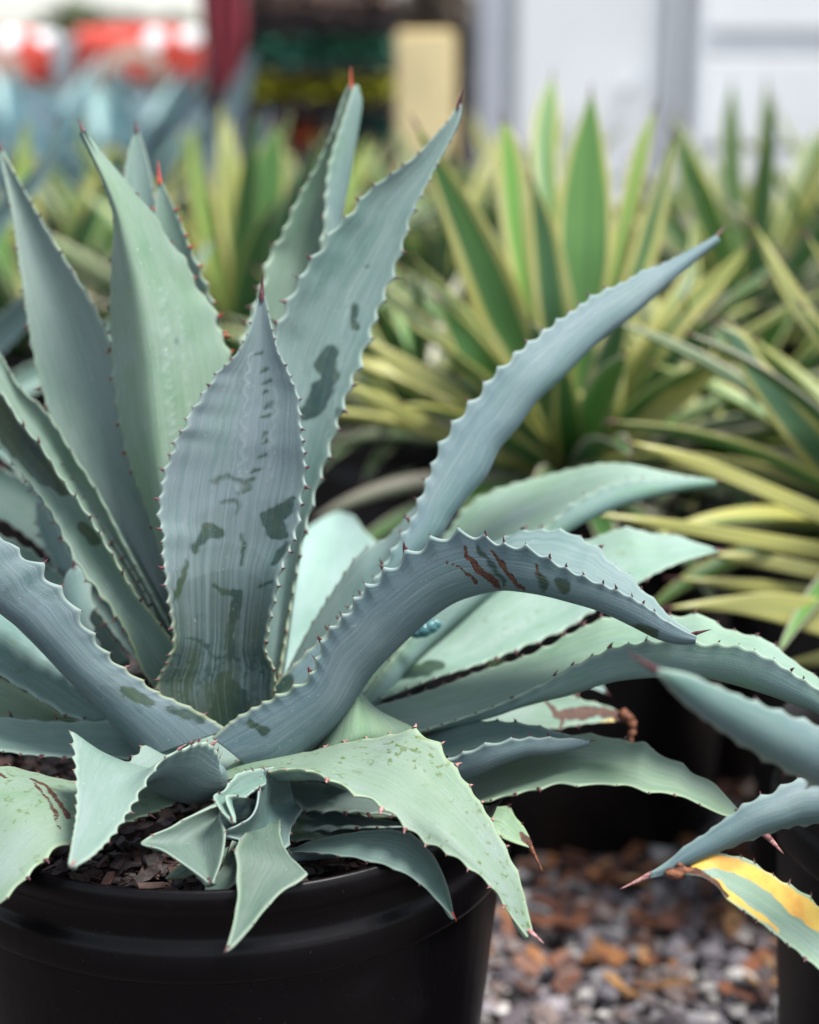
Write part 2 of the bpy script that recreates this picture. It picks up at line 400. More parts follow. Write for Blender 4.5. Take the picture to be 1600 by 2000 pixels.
    if yband: yb = yband*(.55 if yband < .5 else .8); edge = np.clip(1-de/(yb*wid[None].clip(.001)+1e-6)*.55, 0, 1)
    else: edge = np.clip(1-de/.0021, 0, 1)
    edge = edge.reshape(-1, 1)
    col = np.concatenate([np.concatenate([mt.reshape(-1, 3), edge], 1), np.concatenate([mb.reshape(-1, 3), edge], 1)])
    ob = mesh_np(name, V, Fc, parent, M[mat], True, {'uv3': ('FLOAT_VECTOR', np.concatenate([uv, uvb])), 'msk': ('FLOAT_COLOR', col)})
    ob['green'] = float(green); ob['wear'] = float(wear); ob['spots'] = float(spots); ob['seed'] = float(seed*3.17); ob['pale'] = float(pale); ob['tone'] = float(tone); ob['streaks'] = float(streaks); ob['bloom'] = float(bloom); ob['ybase'] = float(ybase)
    if label: ob['label'] = label
    # marginal teeth: short hooked thorns, one mesh per leaf
    if tooth > 0 and teeth:
        TV, TF = [], []
        for P, O, tg, sz in teeth:
            nn = np.cross(O, tg); nn /= max(np.linalg.norm(nn), 1e-9); k0 = len(TV)
            ctr = P - n.mean((0, 1))*0 - O*sz*.25
            for f, r in ((0, .34), (.45, .2), (.8, .09)):
                cc = ctr+O*sz*f*1.25+tg*sz*(f**2)*tooth_dir*1.6
                for q in range(5):
                    an = q*2*math.pi/5; TV.append(cc+tg*math.cos(an)*sz*r*1.25+nn*math.sin(an)*sz*r*.8)
            TV.append(ctr+O*sz*1.35+tg*sz*tooth_dir*2)
            for r_ in range(2):
                for q in range(5):
                    w = (q+1) % 5; TF.append((k0+r_*5+q, k0+r_*5+w, k0+r_*5+5+w, k0+r_*5+5+q))
            for q in range(5): TF.append((k0+10+q, k0+10+(q+1) % 5, k0+15))
        tag(mesh_np('marginal_teeth', np.array(TV), TF, ob, M[tooth_mat]), kind='stuff')
    if spine is not False and spine_len > 0:
        T = G[:, -1].mean(0); T0 = G[:, -max(4, NV//14)].mean(0); dr = T-T0; dr /= np.linalg.norm(dr)
        if isinstance(spine, tuple): E = at(*spine)
        else: E = T+dr*spine_len
        r0 = min(.0021, .0006+spine_len*.09)
        A = T-dr*.0035; n_ = 6; a1 = np.cross(dr, [0.3, .5, .8]); a1 /= np.linalg.norm(a1); a2 = np.cross(dr, a1); SV = []; SF = []
        rows = [(0, .8), (.14, 1.), (.35, .72), (.65, .4), (.88, .18)]
        for f, r in rows:
            cc = A+(E-A)*f+a1*math.sin(f*3.1)*.0006
            for q in range(n_): SV.append(cc+(a1*math.cos(q*2*math.pi/n_)+a2*math.sin(q*2*math.pi/n_))*r*r0)
        SV.append(E)
        for r_ in range(len(rows)-1):
            for q in range(n_): w = (q+1) % n_; SF.append((r_*n_+q, r_*n_+w, r_*n_+n_+w, r_*n_+n_+q))
        for q in range(n_): SF.append(((len(rows)-1)*n_+q, (len(rows)-1)*n_+(q+1) % n_, len(rows)*n_))
        mesh_np('terminal_spine', np.array(SV), SF, ob, M[spine_mat])
    return ob

def proc_grid(base, az, el0, el1, L, Wd, NU=9, NV=26, chan=.28, twist=0., prof='agave'):
    """leaf grid grown from a base point: azimuth, elevation at base and tip, length, width"""
    v = np.linspace(0, 1, NV); el = el0+(el1-el0)*v**1.6
    h = np.array([math.cos(az), math.sin(az), 0]); z = np.array([0, 0, 1.])
    T = h*np.cos(el)[:, None]+z*np.sin(el)[:, None]; C = np.array(base)+np.concatenate([[[0, 0, 0]], np.cumsum(T[:-1]*L/(NV-1), 0)])
    side = np.array([-math.sin(az), math.cos(az), 0]); nrm = np.cross(T, side)*-1     # adaxial normal, pointing up/in
    nrm = -h*np.sin(el)[:, None]+z*np.cos(el)[:, None]
    f = np.where(v < .5, .62+.38*np.sin(v*np.pi), np.clip(1-((v-.5)/.5)**1.9, 0, 1)); w = Wd*f*.5
    u = np.linspace(-1, 1, NU)[:, None, None]
    tw = twist*v
    sd = side*np.cos(tw)[:, None]+nrm*np.sin(tw)[:, None]; nr = np.cross(T, sd); nr *= np.sign((nr*nrm).sum(1))[:, None]
    # walking base->tip on the upper face, left is +side; columns go left->right
    return C[None]-u*sd[None]*w[None, :, None]*1.0*(1-.12*chan)+nr[None]*(u*u*chan*w[None, :, None])


# ------------------------------------------------------------------ ground
def ground_material():
    m, nt, b = mat_new('gravel_floor'); g = N(nt); tc = g.n('ShaderNodeTexCoord').outputs['Object']
    v = g.n('ShaderNodeTexVoronoi'); g.l(tc, v.inputs['Vector']); v.inputs['Scale'].default_value = 55
    hs = g.n('ShaderNodeSeparateColor'); g.l(v.outputs['Color'], hs.inputs[0])
    c = g.mix(hs.outputs[0], (.04, .035, .04), (.20, .18, .18)); c = g.mix(g.ramp(hs.outputs[1], .75, .9), c, (.12, .05, .025))
    c = g.mix(g.ramp(v.outputs['Distance'], .25, .7), c, (.02, .016, .016))
    g.l(c, b.inputs['Base Color']); b.inputs['Roughness'].default_value = .8
    g.l(g.bump(g.math('SUBTRACT', 1, v.outputs['Distance']), .8, .006), b.inputs['Normal'])
    return m
gm = MB(); gm.box(-60, 60, -8, 120, -.02, 0)
tag(gm.build('ground', ground_material()), kind='structure')

def stone_material():
    m, nt, b = mat_new('gravel_stone'); g = N(nt)
    a = g.n('ShaderNodeAttribute', attribute_name='tint').outputs['Color']
    tc = g.n('ShaderNodeTexCoord').outputs['Object']
    f = g.noise(tc, 260, 5, .65)
    g.l(g.mix(g.math('MULTIPLY', g.ramp(f, .4, .65), .5), a, (.07, .055, .055)), b.inputs['Base Color'])
    b.inputs['Roughness'].default_value = .62; g.l(g.bump(f, .5, .001), b.inputs['Normal']); return m
def scatter_stones():
    rng = np.random.RandomState(5)
    bm = bmesh.new(); bmesh.ops.create_icosphere(bm, subdivisions=1, radius=1)
    bv = np.array([v.co[:] for v in bm.verts]); bf = np.array([[v.index for v in f.verts] for f in bm.faces]); bm.free()
    V, Fc, T = [], [], []; n = 0
    pal = 1.15*np.array([(.22, .20, .22), (.13, .12, .14), (.34, .33, .34), (.09, .075, .085), (.24, .225, .22), (.19, .185, .20), (.46, .44, .42), (.16, .12, .11)])
    for (x0, x1, y0, y1, den) in ((.0, .85, 1.2, 2.5, 7200), (-1.0, .0, 1.2, 2.2, 900), (.85, 1.6, 1.2, 2.6, 1200)):
        for k in range(int((x1-x0)*(y1-y0)*den)):
            r = .0048+.005*rng.rand()**1.5+(.006 if rng.rand() < .12 else 0)
            s = np.array([rng.uniform(.8, 1.3), rng.uniform(.8, 1.2), rng.uniform(.45, .75)])*r
            q = bv*(1+.22*rng.normal(size=(len(bv), 1)).clip(-1.3, 1.3))*s
            a = rng.uniform(0, 6.28); ca, sa = math.cos(a), math.sin(a); tl = rng.uniform(-.4, .4)
            q = q @ np.array([[ca, sa, 0], [-sa, ca, 0], [0, 0, 1]]) @ np.array([[1, 0, 0], [0, math.cos(tl), math.sin(tl)], [0, -math.sin(tl), math.cos(tl)]])
            V.append(q+[rng.uniform(x0, x1), rng.uniform(y0, y1), r*rng.uniform(.2, 1.3)]); Fc.append(bf+n*len(bv)); n += 1
            T.append(np.repeat(np.append(pal[rng.randint(len(pal))]*rng.uniform(.7, 1.25), 1)[None], len(bv), 0))
    o = mesh_np('gravel', np.concatenate(V), np.concatenate(Fc), None, stone_material(), False, {'tint': ('FLOAT_COLOR', np.concatenate(T))})
    tag(o, kind='stuff')
    o['label'] = 'grey gravel stones covering the floor between the black pots'
scatter_stones()

def flakes(name, c, n, rad, size, mats, z0=0., parent=None, seed=3, zj=.006, rect=None, label=None):
    """bark chips or dry leaf bits: thin bent slabs"""
    rng = np.random.RandomState(seed); V, Fc, T = [], [], []
    for k in range(n):
        if rect: p = [rng.uniform(rect[0], rect[1]), rng.uniform(rect[2], rect[3]), 0]
        else:
            a = rng.uniform(0, 6.28); r = rad*math.sqrt(rng.rand()); p = [c[0]+r*math.cos(a), c[1]+r*math.sin(a), 0]
        l = size*rng.uniform(.5, 1.5); w = l*rng.uniform(.3, .7); h = l*rng.uniform(.04, .16); b = rng.uniform(-.3, .3)*l
        q = np.array([[x*l, y*w*(1-.35*x*x*2)*rng.uniform(.75, 1.15), z*h+b*(x*x*2)] for x in (-.5, 0, .5) for y in (-.5, .5) for z in (0, 1)])
        e = Matrix.Rotation(rng.uniform(0, 6.28), 3, 'Z') @ Matrix.Rotation(rng.uniform(-.6, .6), 3, 'X') @ Matrix.Rotation(rng.uniform(-.4, .4), 3, 'Y')
        q = q @ np.array(e).T + [p[0], p[1], z0+rng.uniform(0, zj)]
        o = k*12; V.append(q)
        for s in (0, 4):
            Fc += [(o+s, o+s+4, o+s+6, o+s+2), (o+s+1, o+s+3, o+s+7, o+s+5), (o+s, o+s+1, o+s+5, o+s+4), (o+s+2, o+s+6, o+s+7, o+s+3)]
        Fc += [(o, o+2, o+3, o+1), (o+8, o+9, o+11, o+10)]
        T.append(np.repeat(np.append(np.array(mats[rng.randint(len(mats))])*rng.uniform(.6, 1.2), 1)[None], 12, 0))
    ob = mesh_np(name, np.concatenate(V), Fc, parent, M['chip'], False, {'tint': ('FLOAT_COLOR', np.concatenate(T))})
    tag(ob, kind='stuff')
    if label: ob['label'] = label
    return ob
M['chip'] = stone_material(); M['chip'].name = 'bark_chip'
BARK = [(.032, .013, .009), (.065, .024, .015), (.018, .009, .008), (.045, .019, .013), (.013, .007, .006)]
LITTER = [(.36, .15, .05), (.22, .075, .03), (.13, .045, .025), (.42, .22, .08), (.09, .04, .03)]
flakes('leaf_litter', None, 1500, 0, .024, LITTER, .012, None, 8, .012, rect=(.02, .9, 1.3, 2.4), label='brown dry leaf scraps and bark lying on the gravel')
flakes('bark_litter', None, 90, 0, .036, LITTER, .012, None, 9, .012, rect=(.3, .85, 1.55, 2.0), label='larger rust brown bark pieces lying on the gravel')

# ------------------------------------------------------------------ black nursery pots
def pot(c, R, H, label, group='black nursery pots', rb=.80, hero=False, chips=260, soil=True):
    r = empty('nursery_pot', (c[0], c[1], 0), label, 'pot', group)
    n = 160 if hero else 64; m = M['pot'] if hero else M['potbg']
    lathe('pot_body', [(R*rb-.01, .0), (R*rb, .004), (R*(rb+(1-rb)*.5), H*.5), (R*.962, H-.062), (R*.958, H-.056), (R*.93, H-.056), (R*.93, H-.10)], (c[0], c[1], 0), m, r, n)
    lathe('rim', [(R*.957, H-.060), (R*.985, H-.058), (R*.992, H-.054), (R*.992, H-.040), (R*.985, H-.036), (R*.972, H-.034), (R*.968, H-.030), (R*.968, H-.022), (R*.975, H-.018),
                  (R*.993, H-.013), (R*1., H-.009), (R*1., H-.004), (R*.994, H), (R*.984, H+.001), (R*.972, H-.003), (R*.955, H-.008), (R*.945, H-.012), (R*.935, H-.03), (R*.925, H-.12)],
          (c[0], c[1], 0), m, r, n)
    zs = H-.035
    sm = MB(); g = bmesh.ops.create_circle(sm.bm, cap_ends=True, radius=R*.93, segments=48); bmesh.ops.translate(sm.bm, verts=sm.bm.verts, vec=(c[0], c[1], zs))
    sm.build('potting_soil', M['soil'], r)
    if chips: flakes('bark_mulch', c, chips, R*.9, (.0105 if hero else .022), BARK, zs, r, int(c[0]*100+c[1]*37) % 999, .014)
    return r
M['soil'] = simple('potting_soil', (.035, .018, .014), .95, .6, 120, 1, 200)

PX_, PY_ = atz(440, 1478, .35)[:2]
MAINPOT = (PX_, PY_)
pot(MAINPOT, .190, .35, 'large black plastic pot at front left with grooved rim under the big agave', hero=True, chips=2800)

# ------------------------------------------------------------------ the big blue agave, leaf by leaf
crown = at(432, 1440, 1.10)
AG = empty('agave_plant', (crown[0], crown[1], crown[2]-.05), 'big blue grey agave with toothed leaves filling the front left pot', 'agave')
st = MB(); st.ball((crown[0]-.002, crown[1]+.03, crown[2]-.035), .034, (1, 1, 1.2), 2); st.build('stem', simple('agave_stem', (.12, .15, .07), .7), AG, True)
def L(cols, bulge=0., NU=22, NV=170, **k):
    G = grid_cols(cols, NU, NV, bulge)
    L.i += 1; k.setdefault('seed', L.i*7)
    return build_leaf(G, AG, **k)
L.i = 0
# --- back of the rosette
L([([(300, 1190), (262, 700), (243, 350), (250, 300), (265, 250)], [1.14, 1.2, 1.22]),
   ([(420, 1190), (360, 700), (312, 440), (285, 300), (269, 250)], [1.14, 1.2, 1.22])], .012, green=.35, spine=(267, 232, 1.22), seed=3)
L([([(380, 1190), (300, 700), (300, 500), (303, 410), (308, 350)], [1.13, 1.17, 1.17]),
   ([(440, 1190), (445, 760), (430, 650), (405, 570), (372, 490), (350, 430), (325, 375), (313, 350)], [1.13, 1.17, 1.17])], .012, green=.45, spine=(309, 312, 1.17), tooth_mat='spine_red', spine_mat='spine_red', scal=.0024, tooth=.004, seed=4)
# far left leaf leaning left
L([([(322, 1270), (290, 1170), (210, 1040), (130, 900), (92, 790), (66, 690), (45, 560), (24, 420), (6, 330), (-2, 286)], [1.10, 1.14, 1.17, 1.19]),
   ([(350, 1250), (335, 1190), (318, 1080), (290, 960), (262, 860), (240, 780), (217, 680), (190, 612), (150, 545), (100, 465), (45, 368), (12, 310), (0, 286)], [1.10, 1.13, 1.16, 1.19])], .014,
  green=.5, bloom=.35, wear=.05, gap=.014, scal=.0009, tone=.78, seed=5)
# tall leaf with the folded crease
L([([(340, 1250), (318, 1100), (288, 1000), (256, 912), (234, 820), (222, 720), (216, 620), (217, 520), (222, 432), (205, 372), (178, 304), (158, 258)], [1.09, 1.12, 1.14, 1.12]),
   ([(375, 1255), (345, 1100), (318, 960), (302, 830), (288, 700), (272, 600), (255, 520), (240, 462), (228, 415), (208, 362), (180, 300), (160, 257)], [1.075, 1.085, 1.10, 1.115]),
   ([(415, 1255), (408, 1100), (395, 960), (385, 830), (372, 700), (352, 600), (322, 520), (300, 462), (272, 405), (238, 350), (194, 296), (162, 256)], [1.085, 1.105, 1.12, 1.12]),
   ([(450, 1250), (455, 1000), (452, 760), (445, 690), (425, 640), (412, 596), (386, 566), (362, 508), (330, 470), (302, 420), (272, 386), (240, 346), (200, 298), (164, 256)], [1.10, 1.13, 1.15, 1.12])],
  NU=32, NV=220, tone=.84, green=.72, gap=.0145, scal=.0026, tooth=.0042, tooth_mat='spine_red', spine=(152, 229, 1.12), seed=6, wear=.1, thick=.005,
  marks=imprint(308, 560, 330, 850, 9, 14, -1)+imprint(345, 600, 372, 860, 8, 8, -1, .6)+[('r', [(345, 662, 3), (350, 668, 4)], 't', .6)])
# tall leaf behind, folded on the right
L([([(455, 1190), (466, 900), (470, 690), (490, 622), (518, 545), (532, 492), (552, 462), (575, 408), (596, 364), (616, 330), (636, 288), (652, 258), (668, 208), (684, 170)], [1.14, 1.18, 1.22, 1.24]),
   ([(480, 1190), (550, 800), (590, 600), (612, 480), (630, 400), (648, 310), (664, 240), (678, 190), (688, 166)], [1.155, 1.20, 1.24, 1.24]),
   ([(510, 1190), (615, 800), (640, 600), (652, 450), (664, 390), (678, 320), (692, 250), (699, 200), (692, 168)], [1.15, 1.19, 1.22, 1.235]),
   ([(505, 1190), (600, 800), (620, 600), (628, 480), (634, 440), (637, 380), (642, 330), (653, 285), (664, 250), (680, 200), (690, 168)], [1.135, 1.165, 1.20, 1.23])],
  NU=30, NV=200, green=.6, tone=.86, gap=.0145, scal=.0022, spine=(686, 128, 1.235), spine_mat='spine_red', seed=7)
# big right leaf, streaked
L([([(490, 1400), (516, 1280), (528, 1000), (534, 760), (538, 655), (556, 618), (566, 590), (590, 548), (603, 520), (633, 484), (652, 452), (688, 418), (708, 388), (738, 360), (764, 342), (812, 306), (852, 262), (878, 232), (893, 204)], [1.10, 1.12, 1.13, 1.15]),
   ([(530, 1395), (548, 1290), (566, 1180), (590, 1050), (606, 985), (626, 920), (648, 850), (664, 800), (684, 745), (712, 675), (738, 600), (762, 540), (784, 480), (802, 420), (835, 355), (862, 305), (886, 262), (901, 222), (902, 204)], [1.10, 1.12, 1.14, 1.15])],
  .012, NU=30, NV=220, green=.22, gap=.015, scal=.0022, spine=(905, 169, 1.15), tone=.86, bloom=.15, ybase=.6, seed=8, streaks=.75, wear=.12,
  marks=[('r', [(646, 690, 16), (634, 715, 18), (650, 735, 12), (628, 765, 20), (610, 800, 18), (598, 808, 14)], 't'), ('r', [(662, 800, 4), (664, 870, 5)], 't')]+imprint(690, 560, 640, 900, 9, 9, 1, .5)+[('r', [(720, 520, 3)], 't'), ('r', [(690, 600, 6), (695, 640, 5)], 't')])
# long diagonal leaf to the right, seen from below
L([([(545, 1340), (600, 1235), (660, 1140), (705, 1080), (755, 1050), (792, 1010), (822, 975), (845, 935), (880, 875), (945, 795), (1020, 712), (1120, 632), (1240, 570), (1330, 510), (1397, 470)], [1.13, 1.16, 1.19, 1.21]),
   ([(480, 1440), (560, 1380), (650, 1275), (712, 1192), (769, 1110), (819, 1062), (850, 1031), (869, 1000), (900, 962), (937, 919), (962, 869), (1000, 825), (1037, 775), (1087, 731), (1137, 681), (1184, 641), (1225, 612), (1294, 553), (1350, 506), (1400, 467)], [1.085, 1.10, 1.13, 1.19]),
   ([(432, 1428), (470, 1400), (512, 1362), (580, 1294), (667, 1208), (729, 1138), (766, 1078), (804, 1020), (818, 985), (830, 955), (843, 922), (859, 881), (881, 844), (909, 806), (939, 772), (959, 742), (991, 712), (1016, 687), (1037, 671), (1075, 641), (1094, 626), (1119, 609), (1156, 582), (1187, 566), (1225, 549), (1256, 529), (1287, 519), (1350, 487), (1396, 462)], [1.08, 1.09, 1.12, 1.19])],
  NU=30, NV=240, green=.2, gap=.0125, scal=.0017, spine=(1420, 437, 1.20), tone=.90, bloom=.2, ybase=.6, seed=9, streaks=.7, wear=.08, thick=.005,
  marks=[('r', [(500, 1370, 12), (560, 1330, 14)], 'u')])
# --- wide pale leaves on the right, behind
L([([(540, 1330), (545, 1250), (560, 1160), (584, 1080), (592, 1040), (612, 1022)], [1.12, 1.30, 1.40]),
   ([(590, 1320), (620, 1220), (640, 1120), (650, 1040), (655, 1000)], [1.13, 1.31, 1.42]),
   ([(620, 1310), (690, 1220), (760, 1120), (745, 1070), (715, 1040), (690, 1006)], [1.12, 1.28, 1.40])],
  NU=26, NV=110, green=.35, tone=1.4, bloom=.2, gap=.009, scal=.0012, tooth=.002, spine=False, seed=10)
L([([(640, 1330), (760, 1190), (830, 1090), (870, 1045), (900, 1004), (928, 978), (984, 952), (1050, 933), (1110, 918), (1171, 906), (1232, 907), (1294, 920), (1340, 929), (1392, 936)], [1.14, 1.24, 1.28, 1.27]),
   ([(690, 1390), (820, 1245), (930, 1150), (1020, 1070), (1060, 1046), (1119, 1012), (1162, 994), (1206, 978), (1250, 966), (1316, 952), (1394, 942)], [1.12, 1.19, 1.22, 1.26]),
   ([(700, 1370), (815, 1225), (900, 1140), (990, 1078), (1050, 1038), (1072, 1026), (1106, 994), (1145, 970), (1180, 952), (1232, 939), (1294, 935), (1350, 934), (1394, 938)], [1.11, 1.18, 1.21, 1.26])],
  NU=28, NV=180, green=.65, tone=1.15, scal=.0015, spine_len=.010, seed=11, wear=.05)
L([([(660, 1350), (730, 1320), (800, 1278), (876, 1228), (937, 1160), (1050, 1095), (1149, 1056), (1184, 1042), (1224, 1031), (1272, 1042), (1320, 1045), (1350, 1056), (1402, 1072)], [1.13, 1.19, 1.22, 1.22]),
   ([(680, 1380), (750, 1360), (850, 1322), (937, 1295), (1020, 1262), (1112, 1222), (1150, 1196), (1190, 1172), (1250, 1136), (1290, 1114), (1340, 1094), (1403, 1076)], [1.11, 1.14, 1.17, 1.21])],
  .010, NU=28, NV=180, green=.45, tone=1.22, scal=.0015, spine_len=.008, seed=12, spots=.4,
  marks=[('y', [(0, 0, 1)], 't'), ('r', [(790, 1318, 9), (830, 1306, 12), (862, 1298, 8)], 't')])
# water bead caught in the leaf axil
wb = MB()
for k, (x, y, r) in enumerate(((814, 1236, .0045), (826, 1232, .0055), (840, 1226, .005), (850, 1220, .004))): wb.ball(at(x, y, 1.13), r, (1.2, .5, .9), 2)
mw, ntw, bw = mat_new('water'); bw.inputs['Base Color'].default_value = (.06, .20, .22, 1); bw.inputs['Roughness'].default_value = .04; bw.inputs['Specular IOR Level'].default_value = .9
wo = wb.build('water_droplet', mw, None, True); tag(wo, 'dark teal water bead held between two leaves right of the arched leaf', 'water drop')
# long right leaf running out of the frame
L([([(610, 1400), (700, 1388), (760, 1372), (850, 1345), (937, 1312), (1012, 1288), (1069, 1264), (1119, 1236), (1176, 1210), (1215, 1204), (1260, 1208), (1320, 1205), (1377, 1204), (1407, 1224), (1442, 1236), (1495, 1250), (1556, 1296), (1605, 1330), (1700, 1440), (1745, 1530)], [1.09, 1.12, 1.11, 1.08, 1.05]),
   ([(620, 1428), (720, 1414), (820, 1400), (900, 1386), (960, 1372), (1005, 1358), (1060, 1345), (1112, 1334), (1156, 1320), (1202, 1309), (1259, 1304), (1311, 1303), (1385, 1308), (1442, 1322), (1512, 1345), (1556, 1362), (1605, 1382), (1690, 1460), (1745, 1535)], [1.085, 1.09, 1.07, 1.035, 1.02]),
   ([(620, 1450), (720, 1440), (820, 1426), (900, 1401), (960, 1380), (1005, 1360), (1060, 1334), (1112, 1306), (1156, 1285), (1202, 1266), (1259, 1257), (1311, 1252), (1385, 1260), (1442, 1263), (1512, 1292), (1556, 1320), (1605, 1352), (1690, 1445), (1745, 1532)], [1.07, 1.075, 1.055, 1.02, 1.02])],
  NU=30, NV=220, green=.6, tone=1.08, scal=.0015, seed=13, wear=.03)
# --- lower right leaves
L([([(880, 1400), (940, 1372), (1010, 1345), (1060, 1336), (1100, 1352), (1140, 1368), (1168, 1374), (1215, 1392), (1226, 1403)], [1.15, 1.17, 1.18]),
   ([(860, 1440), (960, 1440), (1040, 1428), (1092, 1421), (1150, 1412), (1206, 1408), (1228, 1406)], [1.13, 1.15, 1.17])],
  .004, green=.5, NV=110, scal=.001, spine=False, seed=14, marks=[('s', [(1088, 1400, 6), (1110, 1394, 12), (1160, 1391, 11), (1215, 1392, 8)], 'b'), ('s', [(1048, 1344, 3), (1072, 1378, 4), (1092, 1398, 5)], 'b'), ('s', [(1100, 1400, 4), (1096, 1422, 3)], 'b'), ('s', [(1205, 1403, 8), (1228, 1404, 10)], 'b'), ('y', [(1170, 1412, 4), (1225, 1408, 6)], 'b')])
L([([(1040, 1352), (1092, 1336), (1125, 1326), (1158, 1322), (1178, 1338), (1188, 1354)], [1.2, 1.2, 1.2]),
   ([(1050, 1380), (1100, 1352), (1130, 1342), (1158, 1345), (1188, 1358)], [1.18, 1.19, 1.2])], .002, NU=12, NV=50, gap=0, tooth=0, green=.1, spine_len=.004, thick=.003, seed=15)
L([([(640, 1560), (760, 1540), (860, 1522), (930, 1502), (980, 1478), (1060, 1450), (1120, 1436), (1158, 1438), (1184, 1440), (1211, 1446), (1232, 1452), (1259, 1449), (1278, 1470), (1333, 1493), (1351, 1509), (1394, 1531), (1416, 1553), (1445, 1584)], [1.09, 1.10, 1.09, 1.06]),
   ([(660, 1600), (780, 1592), (870, 1580), (935, 1566), (987, 1553), (1044, 1540), (1092, 1529), (1158, 1531), (1215, 1530), (1263, 1544), (1320, 1551), (1364, 1568), (1425, 1594), (1447, 1588)], [1.07, 1.05, 1.04, 1.05])],
  .006, NU=28, NV=170, green=.85, scal=.0016, gap=.018, spine_len=.003, tone=.85, seed=16, thick=.008)
L([([(770, 1480), (820, 1442), (845, 1431), (885, 1418), (946, 1409), (999, 1411), (1056, 1420), (1099, 1433), (1152, 1443)], [1.09, 1.08, 1.06]),
   ([(790, 1530), (850, 1520), (907, 1505), (937, 1493), (981, 1476), (1025, 1464), (1086, 1461), (1150, 1449)], [1.06, 1.045, 1.05]),
   ([(780, 1510), (840, 1494), (880, 1481), (937, 1460), (981, 1449), (1029, 1442), (1086, 1442), (1152, 1446)], [1.045, 1.035, 1.05])],
  NU=26, NV=120, green=.15, scal=.0011, tooth=.0026, spine_len=.005, tone=.7, seed=17, thick=.004, tooth_mat='spine')
# small folded leaf stub in the centre right
L([([(560, 1500), (600, 1462), (628, 1420), (655, 1380), (690, 1344)], [1.07, 1.06, 1.06]),
   ([(640, 1500), (690, 1442), (694, 1400), (696, 1372), (693, 1343)], [1.04, 1.035, 1.05]),
   ([(760, 1480), (812, 1428), (770, 1404), (735, 1384), (697, 1344)], [1.06, 1.06, 1.06])], NU=26, NV=70, green=.9, gap=.02, scal=.0006, tooth=.0015, spine=False, seed=18, thick=.004)
L([([(540, 1480), (580, 1440), (620, 1400), (652, 1386)], [1.09, 1.09]), ([(570, 1510), (620, 1470), (640, 1440), (656, 1390)], [1.075, 1.08])], NU=12, NV=40, green=.1, gap=.012, scal=.0008, spine_len=0, seed=19)
# --- left side
L([([(330, 1330), (262, 1280), (190, 1190), (150, 1110), (120, 1040), (60, 950), (0, 850), (-50, 760)], [1.11, 1.15, 1.19]),
   ([(345, 1320), (310, 1230), (240, 1130), (180, 1050), (120, 950), (60, 860), (0, 780), (-50, 740)], [1.11, 1.14, 1.19])], .01, green=.2, NV=90, seed=20)
L([([(325, 1290), (262, 1160), (215, 1080), (160, 1000), (110, 930), (60, 860), (10, 775), (-30, 700)], [1.10, 1.13, 1.16]),
   ([(350, 1262), (341, 1247), (284, 1142), (245, 1072), (188, 962), (140, 888), (118, 850), (83, 800), (35, 755), (0, 692), (-40, 640)], [1.10, 1.13, 1.17])],
  .010, green=.55, tone=.75, scal=.0012, gap=.013, seed=21, tooth=.002)
L([([(335, 1400), (298, 1338), (280, 1312), (250, 1238), (208, 1172), (160, 1112), (142, 1080), (105, 1006), (57, 940), (0, 870), (-60, 780)], [1.09, 1.09, 1.12]),
   ([(375, 1340), (346, 1270), (300, 1205), (262, 1159), (214, 1080), (165, 1000), (118, 936), (78, 872), (40, 828), (0, 765), (-60, 700)], [1.085, 1.085, 1.11])], .006,
  NU=26, NV=190, ybase=.6, tone=.66, green=.45, gap=.0125, scal=.0014, seed=22, tooth_mat='spine', marks=[('r', [(-20, 790, 26), (40, 860, 30), (95, 925, 24), (125, 955, 12)], 't'), ('r', [(160, 1030, 8), (185, 1050, 14)], 't')])
# small leaves low behind on the left
L([([(230, 1240), (140, 1130), (60, 1050), (-20, 1000), (-100, 985)], [1.16, 1.22, 1.25]), ([(270, 1210), (190, 1090), (110, 990), (30, 930), (-60, 900), (-104, 980)], [1.17, 1.24, 1.26])], .01, NV=80, green=.3, tone=.8)
L([([(220, 1200), (140, 1060), (70, 960), (0, 890), (-60, 860)], [1.2, 1.28, 1.32]), ([(250, 1180), (180, 1030), (120, 930), (50, 850), (-62, 850)], [1.21, 1.29, 1.33])], .01, NV=80, green=.2, tone=.7)
L([([(200, 1320), (130, 1240), (50, 1160), (-30, 1120), (-100, 1110)], [1.13, 1.16, 1.17]), ([(250, 1290), (180, 1190), (100, 1110), (30, 1060), (-40, 1040), (-104, 1106)], [1.14, 1.18, 1.18])], .01, NV=80, green=.4, tone=.8)
L([([(180, 1260), (140, 1170), (100, 1090), (72, 1020), (70, 960)], [1.16, 1.18, 1.2]), ([(230, 1250), (190, 1160), (150, 1090), (115, 1010), (76, 958)], [1.15, 1.17, 1.2])], .006, NU=14, NV=60, green=.15, seed=23, gap=.012)
L([([(160, 1300), (128, 1216), (124, 1160), (132, 1120), (146, 1104)], [1.12, 1.13, 1.13]), ([(210, 1290), (176, 1216), (178, 1160), (166, 1120), (150, 1103)], [1.11, 1.12, 1.13])], -.008, NU=14, NV=60, green=.1, seed=24, gap=.014, tooth=.002, spine_len=.004)
